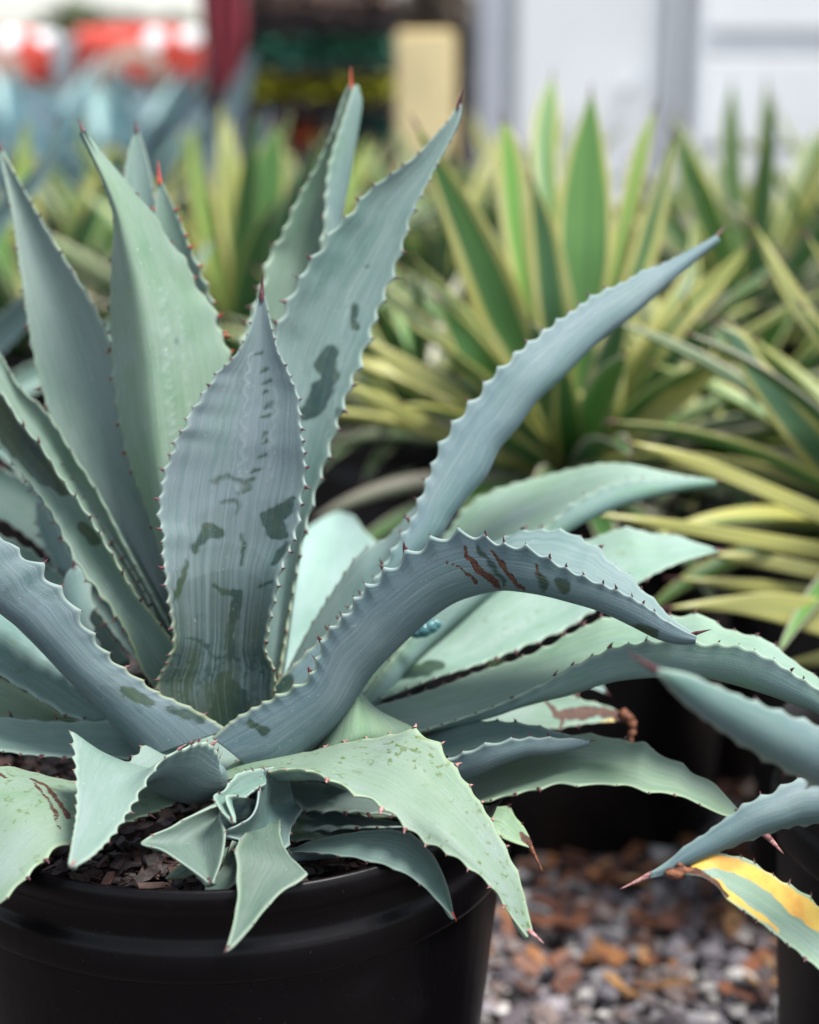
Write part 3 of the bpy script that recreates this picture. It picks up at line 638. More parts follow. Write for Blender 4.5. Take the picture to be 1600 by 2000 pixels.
# pale leaves low left, cut by the frame
L([([(300, 1452), (262, 1417), (175, 1409), (131, 1395), (66, 1356), (0, 1317), (-100, 1260), (-170, 1240)], [1.09, 1.07, 1.05]),
   ([(330, 1425), (250, 1395), (197, 1356), (144, 1310), (70, 1262), (0, 1216), (-100, 1190), (-170, 1225)], [1.09, 1.09, 1.07]),
   ([(340, 1420), (240, 1370), (190, 1330), (144, 1295), (87, 1240), (0, 1178), (-100, 1165), (-175, 1225)], [1.10, 1.11, 1.09])],
  NU=24, NV=100, green=.1, spots=.4, gap=.016, scal=.0008, seed=25, tooth=.002)
L([([(290, 1460), (180, 1425), (60, 1420), (0, 1410), (-120, 1380)], [1.10, 1.10]), ([(300, 1450), (131, 1403), (60, 1360), (0, 1325), (-120, 1300)], [1.10, 1.12])], .006, NU=14, NV=70, green=.95, spots=.4, seed=26)
L([([(420, 1470), (300, 1474), (250, 1480), (210, 1480), (150, 1478), (60, 1473), (0, 1465), (-100, 1450), (-170, 1430)], [1.075, 1.05, 1.03]),
   ([(420, 1440), (300, 1448), (282, 1446), (262, 1420), (240, 1411), (190, 1409), (150, 1411), (80, 1409), (0, 1400), (-100, 1395), (-170, 1420)], [1.085, 1.075, 1.05])],
  .006, green=.3, gap=.013, scal=.0009, seed=27, spots=.1)
# dark leaf at left seen from below
L([([(340, 1450), (300, 1405), (240, 1360), (190, 1310), (140, 1250), (90, 1190), (40, 1130), (0, 1090), (-60, 1020), (-110, 960)], [1.10, 1.07, 1.04]),
   ([(300, 1462), (284, 1440), (241, 1395), (197, 1352), (144, 1304), (87, 1247), (44, 1207), (0, 1172), (-60, 1080), (-112, 965)], [1.05, 1.02, 1.0]),
   ([(445, 1424), (433, 1417), (372, 1382), (306, 1352), (262, 1321), (219, 1291), (184, 1251), (149, 1203), (134, 1175), (114, 1155), (87, 1128), (80, 1108), (39, 1087), (22, 1064), (0, 1052), (-60, 1000), (-110, 958)][0:], [1.055, 1.02, 1.01])][::-1],
  NU=30, NV=200, green=.1, gap=.0135, scal=.0018, tone=.66, bloom=.3, ybase=.6, seed=28, streaks=.75, wear=.25, marks=[('r', [(240, 1345, 7), (290, 1370, 9)], 'b'), ('r', [(330, 1380, 8), (390, 1400, 10)], 'b')])
# broad leaf bottom left that hangs over the rim
L([([(420, 1510), (395, 1530), (340, 1568), (285, 1590), (236, 1606), (190, 1622), (144, 1640), (118, 1648), (61, 1700), (17, 1746), (-40, 1800), (-130, 1880)], [1.06, .98, .93, .92]),
   ([(430, 1470), (380, 1490), (300, 1510), (220, 1522), (150, 1526), (90, 1515), (40, 1502), (0, 1497), (-60, 1510), (-120, 1600), (-160, 1750), (-135, 1880)], [1.08, 1.03, 1.0, .95])],
  -.012, NU=34, NV=180, green=.85, spots=.8, gap=.013, scal=.0012, seed=29, tone=.84, bloom=.15, streaks=.12, thick=.008,
  marks=[('s', [(66, 1530, 2.2), (92, 1558, 2.8), (110, 1590, 3.5), (117, 1620, 3.2)], 't'), ('s', [(60, 1520, 1.8), (90, 1536, 2.6), (115, 1566, 3), (132, 1594, 4)], 't'), ('s', [(0, 1512, 4), (12, 1520, 3)], 't')])

# ---  centre leaf (in focus)
dash = [(506, 690), (512, 724), (520, 745), (516, 768), (524, 792), (519, 815), (514, 850), (516, 862), (511, 893), (500, 918), (494, 920), (488, 940), (478, 958)]
mk = [('r', [(x-5+3*math.sin(y), y+3, 1.6), (x+6, y-3, 3.0)], 't', .75) for x, y in dash]
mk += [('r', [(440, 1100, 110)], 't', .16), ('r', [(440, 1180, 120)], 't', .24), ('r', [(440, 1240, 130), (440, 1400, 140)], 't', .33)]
mk += imprint(492, 690, 470, 960, 9, 8, 1, .7)+imprint(535, 760, 520, 940, 6, 6, -1, .5)
mk += [('r', [(418, 940, 6), (440, 930, 5), (462, 938, 4), (486, 948, 6), (466, 962, 3)], 't', .44), ('r', [(436, 984, 4), (458, 978, 5), (470, 990, 4), (456, 1006, 3)], 't', .46),
       ('r', [(574, 976, 6), (562, 990, 12), (530, 1014, 20), (540, 1034, 18), (552, 1044, 8)], 't'), ('r', [(430, 1042, 10), (410, 1038, 14), (396, 1050, 8), (384, 1064, 6), (378, 1080, 3)], 't', .9),
       ('r', [(473, 1044, 3), (475, 1070, 4.5), (472, 1104, 2.5)], 't', .8), ('r', [(364, 1096, 3), (358, 1120, 6), (348, 1156, 6), (346, 1170, 3)], 't', .8), ('r', [(562, 1062, 5), (548, 1082, 9), (534, 1100, 5)], 't'), ('r', [(532, 1138, 5), (508, 1148, 6)], 't', .6),
       ('r', [(418, 1142, 2.5), (436, 1158, 6), (466, 1158, 8), (460, 1190, 11), (450, 1230, 9), (447, 1284, 8)], 't'), ('r', [(364, 1244, 3), (384, 1250, 4.5), (402, 1262, 5), (412, 1280, 3)], 't', .85),
       ('r', [(420, 1290, 4), (448, 1282, 6), (470, 1290, 4)], 't', .8), ('r', [(440, 1330, 20), (452, 1370, 34), (450, 1420, 50)], 't', .95), ('r', [(380, 1215, 5), (395, 1200, 7)], 't', .42),
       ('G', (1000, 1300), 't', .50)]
mk += imprint(492, 690, 470, 960, 9, 8, 1, .6)+imprint(535, 760, 520, 940, 6, 6, -1, .45)
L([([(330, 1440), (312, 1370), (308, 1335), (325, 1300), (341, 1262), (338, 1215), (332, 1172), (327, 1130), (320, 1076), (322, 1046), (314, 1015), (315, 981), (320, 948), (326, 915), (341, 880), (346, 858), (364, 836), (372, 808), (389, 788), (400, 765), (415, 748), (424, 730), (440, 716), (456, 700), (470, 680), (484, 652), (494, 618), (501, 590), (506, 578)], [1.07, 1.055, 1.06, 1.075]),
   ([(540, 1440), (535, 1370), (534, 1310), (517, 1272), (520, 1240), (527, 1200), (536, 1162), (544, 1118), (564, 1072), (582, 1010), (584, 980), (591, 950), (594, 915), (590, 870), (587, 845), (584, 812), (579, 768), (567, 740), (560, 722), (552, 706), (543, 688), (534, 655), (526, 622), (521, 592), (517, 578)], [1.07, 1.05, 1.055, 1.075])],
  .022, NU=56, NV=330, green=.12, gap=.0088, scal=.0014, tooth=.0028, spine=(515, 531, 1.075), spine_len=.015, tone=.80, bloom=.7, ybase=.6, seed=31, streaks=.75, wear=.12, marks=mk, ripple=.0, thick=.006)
# --- arched leaf with the brown cuts (in focus)
cuts = [('s', [(903, 1062, 2.3), (918, 1085, 4.7), (940, 1110, 6.6), (965, 1120, 6.2), (978, 1130, 3.1)], 'u'), ('s', [(960, 1070, 2.3), (985, 1100, 4.3), (1005, 1120, 3.9), (1028, 1137, 2.0)], 'u'),
        ('s', [(872, 1092, 2.0), (895, 1102, 3.1), (930, 1124, 2.3)], 'u'), ('r', [(932, 1064, 2.0), (960, 1096, 2.3), (990, 1126, 2.0)], 'u'), ('s', [(1046, 1100, 2.0), (1055, 1118, 2.3)], 'u'), ('r', [(1050, 1112, 3.1), (1066, 1136, 5.5)], 'u'),
        ('r', [(1090, 1130, 5.5), (1106, 1140, 7.0)], 'u'), ('r', [(490, 1408, 6.2), (520, 1424, 7.0)], 'u'), ('r', [(1210, 1210, 5.5), (1280, 1230, 6.2)], 'u')]
L([([(560, 1420), (640, 1330), (720, 1240), (800, 1150), (870, 1085), (930, 1062), (972, 1056), (1012, 1040), (1060, 1036), (1108, 1040), (1140, 1058), (1164, 1068), (1186, 1092), (1203, 1108), (1236, 1128), (1250, 1150), (1276, 1168), (1300, 1196), (1330, 1220), (1362, 1240)], [1.11, 1.10, 1.08, 1.03]),
   ([(505, 1478), (560, 1470), (610, 1428), (650, 1388), (705, 1308), (760, 1252), (830, 1192), (880, 1160), (930, 1144), (985, 1136), (1040, 1142), (1100, 1156), (1180, 1182), (1240, 1212), (1290, 1238), (1330, 1248), (1358, 1247)], [1.055, 1.04, 1.02, 1.01]),
   ([(415, 1440), (450, 1410), (510, 1376), (560, 1352), (605, 1325), (628, 1268), (640, 1240), (680, 1202), (702, 1168), (735, 1140), (775, 1108), (803, 1086), (846, 1064), (890, 1048), (948, 1054), (985, 1068), (1012, 1070), (1042, 1078), (1068, 1092), (1110, 1114), (1160, 1136), (1215, 1158), (1262, 1184), (1300, 1212), (1335, 1232), (1360, 1242)], [1.045, 1.02, 1.0, 1.005])],
  NU=44, NV=330, green=.12, gap=.0125, scal=.0026, tooth=.0036, spine=(1391, 1229, 1.005), tone=.82, bloom=.3, ybase=.6, seed=32, streaks=.75, marks=cuts, thick=.0055, spine_mat='spine', tooth_mat='spine')
# --- front leaf drooping over the rim (in focus)
L([([(400, 1500), (430, 1502), (470, 1483), (537, 1476), (605, 1468), (650, 1456), (695, 1447), (762, 1437), (800, 1428), (830, 1440), (852, 1454), (875, 1485), (893, 1506), (911, 1532), (933, 1562), (956, 1598), (978, 1638), (1000, 1683), (1012, 1706), (1022, 1742), (1034, 1791), (1042, 1822)], [1.06, 1.03, .985, .95]),
   ([(400, 1520), (460, 1506), (520, 1494), (580, 1492), (640, 1492), (700, 1510), (760, 1530), (815, 1570), (870, 1615), (920, 1665), (968, 1715), (1000, 1762), (1018, 1800), (1036, 1828)], [1.05, .995, .955, .945]),
   ([(410, 1530), (460, 1518), (520, 1506), (569, 1500), (605, 1503), (632, 1514), (659, 1526), (695, 1546), (731, 1562), (753, 1575), (785, 1602), (830, 1640), (870, 1660), (920, 1694), (968, 1738), (990, 1775), (1010, 1803), (1030, 1830)], [1.04, .975, .95, .942])],
  NU=44, NV=300, green=.9, spots=1., gap=.0145, scal=.0016, tooth=.0034, spine=(1064, 1844, .94), spine_mat='spine_pale', tooth_mat='spine_pale', seed=33, tone=.84, streaks=.2, bloom=.2, thick=.0075)
# --- leaf at left folding down towards the viewer, thorny flap beside it
L([([(455, 1515), (420, 1512), (428, 1482), (412, 1456), (390, 1450), (358, 1462), (322, 1478), (300, 1500), (275, 1538), (262, 1562), (219, 1630), (180, 1672), (150, 1690)], [1.04, .985, .95, .90]),
   ([(470, 1480), (440, 1500), (412, 1526), (372, 1540), (340, 1530), (300, 1500), (250, 1510), (215, 1545), (190, 1600), (160, 1650), (143, 1690)], [1.06, 1.02, .955, .90]),
   ([(450, 1440), (400, 1436), (330, 1440), (290, 1452), (255, 1487), (215, 1480), (175, 1455), (145, 1432), (147, 1470), (151, 1525), (150, 1590), (140, 1650), (134, 1686)], [1.08, 1.03, .97, .90])],
  NU=36, NV=200, green=.45, tfn=lambda e, f: 1. if e == 0 and f < .45 else .35, bloom=.25, tone=.88, gap=.0085, scal=.0014, tooth=.0044, spine=(140, 1696, .897), spine_len=.004, spine_mat='spine_pale', tooth_mat='spine_pale', seed=34, streaks=.25, thick=.007)
# --- small lower leaves over the rim
L([([(560, 1500), (515, 1504), (508, 1549), (498, 1589), (470, 1611), (436, 1625)], [1.02, .985, .955]),
   ([(575, 1560), (530, 1580), (520, 1620), (490, 1630), (436, 1628)], [1.03, 1.0, .957]),
   ([(590, 1580), (569, 1616), (562, 1650), (528, 1678), (501, 1654), (470, 1639), (434, 1631)], [1.02, .98, .955])][::-1], tone=.6, NU=26, NV=90, green=.05, gap=.011, scal=.0009, tooth=.0026, seed=35, spine_len=.002, thick=.004, tooth_mat='spine_pale', wear=.3)
L([([(500, 1565), (482, 1620), (462, 1658), (464, 1692), (465, 1751), (456, 1805), (442, 1855)], [1.03, .95, .925, .895]),
   ([(550, 1570), (548, 1630), (560, 1662), (578, 1684), (594, 1700), (601, 1706), (590, 1716), (560, 1733), (528, 1762), (488, 1812), (456, 1848), (444, 1857)], [1.03, .95, .925, .895])][::-1], .008, tone=.5, NU=24, NV=90, green=.5, gap=.017, scal=.0005, tooth=.0014, seed=36, spine_len=.003, wear=.25, thick=.007)
L([([(500, 1545), (424, 1575), (380, 1592), (330, 1618), (275, 1646), (310, 1656), (350, 1680), (385, 1705), (408, 1722)], [1.0, .965, .94]),
   ([(500, 1570), (440, 1590), (400, 1620), (385, 1650), (395, 1680), (404, 1705), (410, 1723)], [1.01, .98, .942]),
   ([(500, 1560), (448, 1560), (428, 1592), (437, 1620), (436, 1650), (428, 1690), (414, 1725)], [1.0, .955, .938])][::-1], NU=24, NV=90, green=.45, gap=.016, scal=.0005, tooth=.0014, tone=.6, seed=37, spine_len=.002, thick=.007, tooth_mat='spine_pale', wear=.1)
L([([(510, 1500), (466, 1512), (434, 1548), (418, 1553), (430, 1580), (452, 1604)], [1.0, .97, .95]),
   ([(520, 1520), (490, 1530), (460, 1545), (440, 1560), (446, 1585), (456, 1605)], [1.0, .975, .95]),
   ([(520, 1530), (500, 1540), (478, 1556), (455, 1552), (440, 1556), (458, 1606)], [.995, .965, .95])][::-1], tone=.8, NU=16, NV=70, green=.3, gap=.008, scal=.0007, tooth=.002, seed=38, spine_len=.002, thick=.004)
L([([(470, 1620), (455, 1640), (430, 1700), (400, 1735), (408, 1756)], [.99, .97, .965]), ([(500, 1640), (490, 1690), (463, 1722), (435, 1745), (412, 1758)], [.99, .96, .963])][::-1], .003, tone=.7, NU=14, NV=50, green=.5, gap=0, tooth=0, spine_len=0, seed=39, wear=.5)
L([([(440, 1660), (390, 1672), (350, 1690), (322, 1716)], [1.0, .985, .98]), ([(440, 1690), (400, 1700), (360, 1716), (324, 1718)], [.99, .98, .98])], .002, NU=12, NV=40, green=1., gap=0, tooth=0, spine_len=0, seed=40, spots=1)
L([([(540, 1640), (569, 1656), (605, 1643), (695, 1625), (762, 1620), (803, 1629), (830, 1652), (857, 1688), (875, 1733), (888, 1790)], [1.03, 1.0, .98, .965]),
   ([(540, 1670), (574, 1664), (650, 1668), (722, 1681), (776, 1698), (821, 1725), (852, 1756), (888, 1794)], [1.02, .975, .96, .962])], -.006, NU=26, NV=120, green=.3, gap=.015, scal=.0006, tooth=.0016, spine_len=.003, tone=.7, seed=41, wear=.15, thick=.006, spine_mat='spine_red')
L([([(860, 1560), (948, 1574), (994, 1579), (1010, 1600), (1027, 1623), (1040, 1645)], [1.07, 1.05, 1.04]), ([(860, 1600), (935, 1608), (970, 1624), (1009, 1645), (1038, 1656)], [1.06, 1.03, 1.035])], .002, NU=16, NV=60, green=1., gap=.012, scal=.0012,
  tooth=.003, spine=(1062, 1706, 1.03), spine_len=.02, spine_mat='dry', seed=42, spots=.6, marks=[('s', [(1020, 1630, 5), (1042, 1650, 10)], 'b')])
for k, (a, b_, g_) in enumerate((([(500, 1520), (620, 1530), (740, 1548), (850, 1600)], [(500, 1580), (600, 1580), (720, 1586), (848, 1602)], .3),
                                 ([(500, 1560), (600, 1560), (690, 1590), (800, 1610)], [(500, 1620), (590, 1620), (690, 1616), (798, 1614)], .1),
                                 ([(420, 1560), (560, 1590), (660, 1606), (720, 1622)], [(420, 1640), (540, 1640), (640, 1636), (718, 1626)], .6))):
    L([(a, [1.08, 1.06, 1.05]), (b_, [1.07, 1.04, 1.045])], .004, NU=14, NV=60, green=g_, tone=.5, seed=43+k, wear=.4, spine_len=.005)
# dry brown tip hanging from the split leaf, and dry fibres low in the pot
mb = MB(); P = [at(1214, 1392, 1.165), at(1234, 1408, 1.16), at(1236, 1426, 1.16), at(1231, 1440, 1.158), at(1234, 1452, 1.157)]
for p, q, r in zip(P[:-1], P[1:], (.0045, .0036, .003, .002)): mb.cone(p, q, r, r*.75, 7)
mb.build('dry_tip', M['dry'], AG, True)

# ------------------------------------------------------------------ plants around
def aty(x, y, Y):
    p = at(x, y, 1.0) - CAM; return CAM + p*(Y/p[1])
def plant(px, py, z, label, kind, n, Ln, Wd, seed, traced=(), group=None, potR=.17, potH=None, potlabel=None, d0=None, droop=.5, narrow=1., cols_only=None, azs=None, elr=(1.35, .25), potrb=.84, ptone=.95):
    rng = np.random.RandomState(seed); c = atz(px, py, z)
    cat = 'agave' if kind == 'leaf' else 'variegated agave'
    r = empty('blue_agave' if kind == 'leaf' else 'variegated_agave', c, label, cat, group)
    if potR:
        pot((c[0], c[1]), potR, potH or z-.02, potlabel, rb=potrb, chips=140)
    for k, (cols, b, kw) in enumerate(traced):
        kw = dict(kw); G = grid_cols(cols, kw.pop('NU', 14), kw.pop('NV', 60), b)
        kw.setdefault('seed', seed*5+k)
        if kind == 'var': kw.setdefault('yband', .30); kw['yband'] = min(.48, kw['yband']*1.9) if kw['yband'] < .4 else kw['yband']; kw.setdefault('tooth', 0); kw.setdefault('gap', 0); kw.setdefault('thick', .004)
        build_leaf(G, r, mat=kind, **kw)
    gold = 2.39996
    for k in range(n):
        f = (k+.5)/n; az = k*gold+rng.uniform(-.2, .2)
        if azs is not None: az = rng.uniform(*azs)
        el = elr[0]+(elr[1]-elr[0])*f**.8+rng.uniform(-.08, .08)
        l = Ln*(.75+.35*math.sin(math.pi*(f*.7+.15)))*rng.uniform(.85, 1.12)
        G = proc_grid(c+np.array([math.cos(az), math.sin(az), 0])*.012-[0, 0, .01+.02*f], az, el, el-droop*(.2+f)*rng.uniform(.5, 1.3), l, Wd*rng.uniform(.8, 1.1), NU=9 if kind == 'var' else 11, NV=26 if kind == 'var' else 40, chan=.5, twist=rng.uniform(-.5, .5))
        if kind == 'var': build_leaf(G, r, mat='var', gap=0, tooth=0, thick=.004, yband=rng.choice([.08, .12, .17, .24, .5]), seed=seed*31+k, spine_len=.012, pale=max(0, rng.uniform(-.5, .6)), wear=float(rng.rand() < .15+.75*f))
        else: build_leaf(G, r, mat='leaf', green=rng.uniform(.0, .3), tone=ptone, bloom=.4, tooth=0, gap=.014, scal=.0012, thick=.006, seed=seed*31+k, spine_len=.018)
    return r

T = []
def tr(L_, R_, d, b=.006, **k): T.append(([(L_, d), (R_, d)], b, k))
D = 1.74
tr([(1120, 900), (1118, 750), (1106, 600), (1088, 500), (1090, 400), (1110, 300), (1138, 222), (1153, 182)], [(1146, 900), (1160, 740), (1178, 610), (1196, 500), (1196, 400), (1184, 300), (1168, 222), (1157, 182)], [D, D-.02, D], yband=.10, pale=.25)
tr([(1088, 905), (1040, 800), (978, 700), (938, 640), (900, 540), (868, 440), (842, 350), (822, 280), (812, 243)], [(1112, 900), (1096, 800), (1064, 700), (1044, 640), (1016, 560), (976, 480), (928, 400), (876, 325), (814, 243)], [D, D-.06, D-.1], yband=.2)
tr([(1085, 900), (1046, 700), (1006, 560), (980, 450), (968, 340), (974, 260), (980, 235)], [(1105, 900), (1066, 700), (1044, 560), (1036, 450), (1030, 340), (1004, 260), (984, 235)], [D, D, D+.02], yband=.26, pale=1.)
tr([(1092, 900), (1062, 720), (1040, 580), (1032, 460), (1034, 390), (1040, 350)], [(1118, 900), (1124, 740), (1122, 620), (1108, 530), (1086, 440), (1042, 350)], [D, D-.05, D-.06], yband=.2)
tr([(1120, 900), (1060, 500), (1036, 300), (1044, 220), (1076, 150)], [(1140, 900), (1100, 500), (1090, 300), (1094, 220), (1082, 150)], [D+.02, D+.12, D+.2], yband=.15, pale=.4)
tr([(1125, 900), (1150, 720), (1184, 560), (1196, 480), (1216, 380), (1242, 280), (1278, 212)], [(1142, 900), (1172, 720), (1212, 560), (1228, 480), (1248, 400), (1268, 300), (1281, 213)], [D, D, D+.03], yband=.34, pale=.7)
tr([(1130, 900), (1178, 660), (1222, 530), (1252, 430), (1282, 350), (1314, 268)], [(1160, 900), (1216, 690), (1262, 560), (1288, 480), (1308, 370), (1318, 269)], [D, D-.02, D], yband=.3)
tr([(1148, 890), (1180, 830), (1230, 722), (1272, 650), (1322, 590), (1384, 540), (1460, 480)], [(1176, 895), (1238, 806), (1290, 722), (1344, 640), (1404, 570), (1462, 486)], [D, D-.06, D-.05], yband=.5, pale=.3)
tr([(1140, 900), (1190, 760), (1230, 690), (1290, 600), (1340, 520), (1352, 420)], [(1170, 905), (1250, 770), (1300, 690), (1352, 600), (1366, 520), (1354, 420)], [D, D-.02, D+.05], yband=.2)
tr([(1082, 892), (1000, 764), (930, 702), (868, 650), (800, 590), (738, 540)], [(1062, 902), (992, 800), (922, 742), (858, 682), (790, 622), (740, 546)], [D, D-.05, D-.02], yband=.35)
tr([(1052, 900), (960, 812), (890, 752), (800, 700), (698, 650)], [(1032, 906), (950, 842), (880, 782), (780, 732), (698, 656)], [D, D-.07, D-.08], yband=.6)
tr([(1000, 892), (850, 822), (750, 770), (648, 740)], [(990, 912), (840, 852), (740, 800), (648, 748)], [D-.05, D-.15, D-.2], yband=.5)
tr([(1062, 884), (960, 790), (902, 720), (872, 650), (854, 584)], [(1088, 884), (1022, 764), (978, 700), (924, 640), (858, 584)], [D, D-.08, D-.1], yband=.12)
tr([(1092, 912), (1078, 826), (1084, 742), (1092, 700)], [(1152, 912), (1142, 812), (1120, 742), (1094, 700)], [D-.02, D-.12, D-.14], yband=.18)
tr([(1150, 900), (1142, 800), (1160, 700), (1180, 640)], [(1190, 905), (1214, 800), (1216, 700), (1184, 640)], [D-.02, D-.08, D-.06], yband=.22)
tr([(1160, 905), (1230, 830), (1330, 740), (1440, 690)], [(1170, 920), (1250, 862), (1350, 780), (1442, 696)], [D-.03, D-.12, D-.16], yband=.6)
GV, GB = 'yellow edged agaves in pots behind the big agave', 'blue agaves in pots around the big agave'
plant(1122, 905, .385, 'yellow edged green agave with upright leaves, in the pot right behind the diagonal blue leaf', 'var', 50, .29, .032, 11, T, GV, .172, .37, 'black pot under the middle yellow edged agave, behind the big agave pot', droop=.9, elr=(1.2, -.05), potrb=.92)
T = []
tr([(1800, 900), (1700, 790), (1640, 680), (1572, 582), (1530, 520), (1474, 440)], [(1790, 920), (1680, 812), (1600, 680), (1540, 600), (1500, 520), (1472, 445)], [1.62, 1.6, 1.62], yband=.5)
tr([(1800, 1000), (1650, 880), (1562, 785), (1502, 716), (1452, 652), (1404, 632)], [(1790, 1040), (1620, 950), (1536, 862), (1480, 782), (1438, 712), (1403, 638)], [1.6, 1.5, 1.5], yband=.16)
tr([(1750, 1050), (1600, 985), (1420, 910), (1330, 880), (1233, 862)], [(1750, 1092), (1600, 1022), (1420, 942), (1320, 906), (1232, 868)], [1.5, 1.42, 1.42], yband=.7, pale=.4)
tr([(1760, 1080), (1600, 1058), (1450, 1034), (1300, 1013), (1150, 1000)], [(1760, 1110), (1600, 1092), (1450, 1064), (1300, 1036), (1150, 1006)], [1.5, 1.4, 1.38], yband=.55)
tr([(1780, 1205), (1600, 1168), (1500, 1158), (1400, 1168), (1310, 1184)], [(1780, 1290), (1600, 1242), (1500, 1212), (1420, 1196), (1310, 1190)], [1.45, 1.36, 1.35], yband=.6, pale=.5)
tr([(1780, 1120), (1600, 1102), (1500, 1082), (1400, 1078)], [(1780, 1160), (1600, 1132), (1500, 1112), (1400, 1092)], [1.5, 1.42, 1.42], yband=.7)
tr([(1780, 1160), (1600, 1144), (1450, 1130), (1326, 1128)], [(1780, 1200), (1600, 1176), (1450, 1154), (1326, 1134)], [1.5, 1.42, 1.42], yband=.7)
tr([(1780, 1230), (1640, 1260), (1600, 1272), (1536, 1292)], [(1780, 1270), (1640, 1290), (1600, 1300), (1537, 1300)], [1.45, 1.42, 1.42], yband=.8)
tr([(1800, 960), (1640, 830), (1560, 740), (1480, 662)], [(1800, 1010), (1640, 900), (1550, 800), (1479, 668)], [1.62, 1.56, 1.56], yband=.25)
plant(1820, 1010, .385, 'yellow edged agave at the right frame edge with long striped leaves reaching left', 'var', 48, .30, .03, 12, T, GV, .165, .37, 'black pot of the yellow edged agave at the right frame edge', droop=.8, elr=(1.3, .1))
T = []
tr([(1455, 640), (1430, 500), (1410, 350), (1412, 240), (1428, 165)], [(1480, 640), (1470, 500), (1452, 350), (1444, 240), (1432, 165)], [2.6, 2.6], yband=.12)
tr([(1465, 640), (1472, 500), (1474, 350), (1484, 240), (1496, 160)], [(1490, 640), (1510, 500), (1516, 350), (1510, 240), (1500, 160)], [2.6, 2.6], yband=.12)
tr([(1440, 640), (1380, 500), (1330, 380), (1310, 240)], [(1470, 640), (1430, 500), (1374, 360), (1313, 240)], [2.6, 2.6], yband=.15)
plant(1465, 650, .40, 'yellow edged agave farther back at right, two upright leaves against the white shed', 'var', 26, .36, .045, 13, T, GV, .16, .38, 'black pot of the agave standing before the white shed', elr=(1.35, .3))
T = []
tr([(452, 680), (425, 600), (385, 450), (368, 350), (374, 245)], [(470, 680), (450, 600), (420, 450), (402, 350), (378, 245)], [2.3, 2.3], yband=.3, pale=1.)
tr([(462, 680), (474, 500), (478, 410), (500, 310), (540, 240)], [(486, 680), (520, 520), (552, 420), (558, 320), (544, 240)], [2.25, 2.25], yband=.1, pale=.3)
tr([(458, 680), (438, 500), (422, 380), (432, 200)], [(476, 680), (466, 500), (456, 380), (436, 200)], [2.3, 2.35], yband=.5, pale=.4)
tr([(465, 680), (540, 560), (580, 400), (640, 250)], [(480, 680), (580, 560), (614, 400), (643, 250)], [2.3, 2.3], yband=.25, pale=.9)
tr([(470, 690), (560, 560), (640, 420), (722, 262)], [(486, 690), (600, 560), (680, 420), (725, 264)], [2.3, 2.35], yband=.25, pale=1.)
plant(465, 690, .40, 'bright green yellow edged agave between the two tall blue leaves at left', 'var', 24, .34, .045, 14, T, GV, .15, .38, 'black pot of the bright green agave left of centre', elr=(1.4, .35))
T = []
tr([(60, 640), (20, 500), (20, 380), (44, 250)], [(90, 640), (80, 500), (72, 380), (47, 250)], [2.2, 2.2], yband=.3, pale=1.)
plant(70, 650, .40, 'bright green yellow edged agave at the left frame edge behind the far left blue leaf', 'var', 26, .34, .045, 15, T, GV, .15, .38, 'black pot of the agave at the left frame edge', elr=(1.4, .2))
fill = [(820, 800, .385, 54, .27, .022, 'low narrow leaved striped agave in the gap left of the diagonal blue leaf', (1.0, .05)),
        (1400, 850, .385, 54, .27, .020, 'low narrow leaved striped agave right of the middle yellow edged agave', (1.0, .0)),
        (860, 590, .39, 36, .33, .034, 'yellow edged agave in the second row below the cream post', (1.3, .2)),
        (1240, 590, .39, 36, .31, .03, 'yellow edged agave in the second row before the white shed door', (1.2, .2)),
        (1700, 660, .39, 32, .33, .034, 'yellow edged agave in the second row past the right frame edge', (1.3, .2)),
        (250, 600, .39, 34, .33, .034, 'yellow edged agave in the second row behind the folded blue leaf', (1.3, .2)),
        (640, 560, .39, 32, .31, .034, 'yellow edged agave in the second row between the two tallest blue leaves', (1.3, .3)),
        (1020, 480, .39, 18, .32, .045, 'yellow edged agave in the back row right of the cream post', (1.35, .3)),
        (1620, 470, .39, 18, .32, .045, 'yellow edged agave in the back row at far right', (1.35, .3))]
for k, (px, py, z, n, l, w, lab, er) in enumerate(fill):
    plant(px, py, z, lab, 'var', n, l, w, 20+k, (), GV, .15, .37, 'black pot under the '+lab.replace(' leaved striped', '').replace('yellow edged ', ''), elr=er, droop=.7)
blues = [(70, 400, 'blurred pale blue agave at far left below the red bags'), (250, 395, 'blurred pale blue agave below the white arc on the red bag'), (395, 360, 'blurred pale blue agave whose leaves reach up before the dark post')]
for k, (px, py, lab) in enumerate(blues):
    T = []
    if k == 2:
        tr([(395, 360), (415, 260), (440, 190), (492, 98)], [(430, 370), (462, 262), (484, 190), (498, 98)], [3.7, 3.6], b=.02)
        tr([(410, 370), (450, 320), (490, 250), (528, 210)], [(430, 390), (490, 330), (524, 270), (531, 211)], [3.7, 3.6], b=.02)
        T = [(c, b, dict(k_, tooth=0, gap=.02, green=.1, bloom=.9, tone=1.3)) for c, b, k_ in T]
    plant(px, py, .40, lab, 'leaf', 26, .44, .095, 40+k, T, GB, .17, .38, 'black pot under the '+lab, elr=(1.3, .1), droop=.5, ptone=2.3)
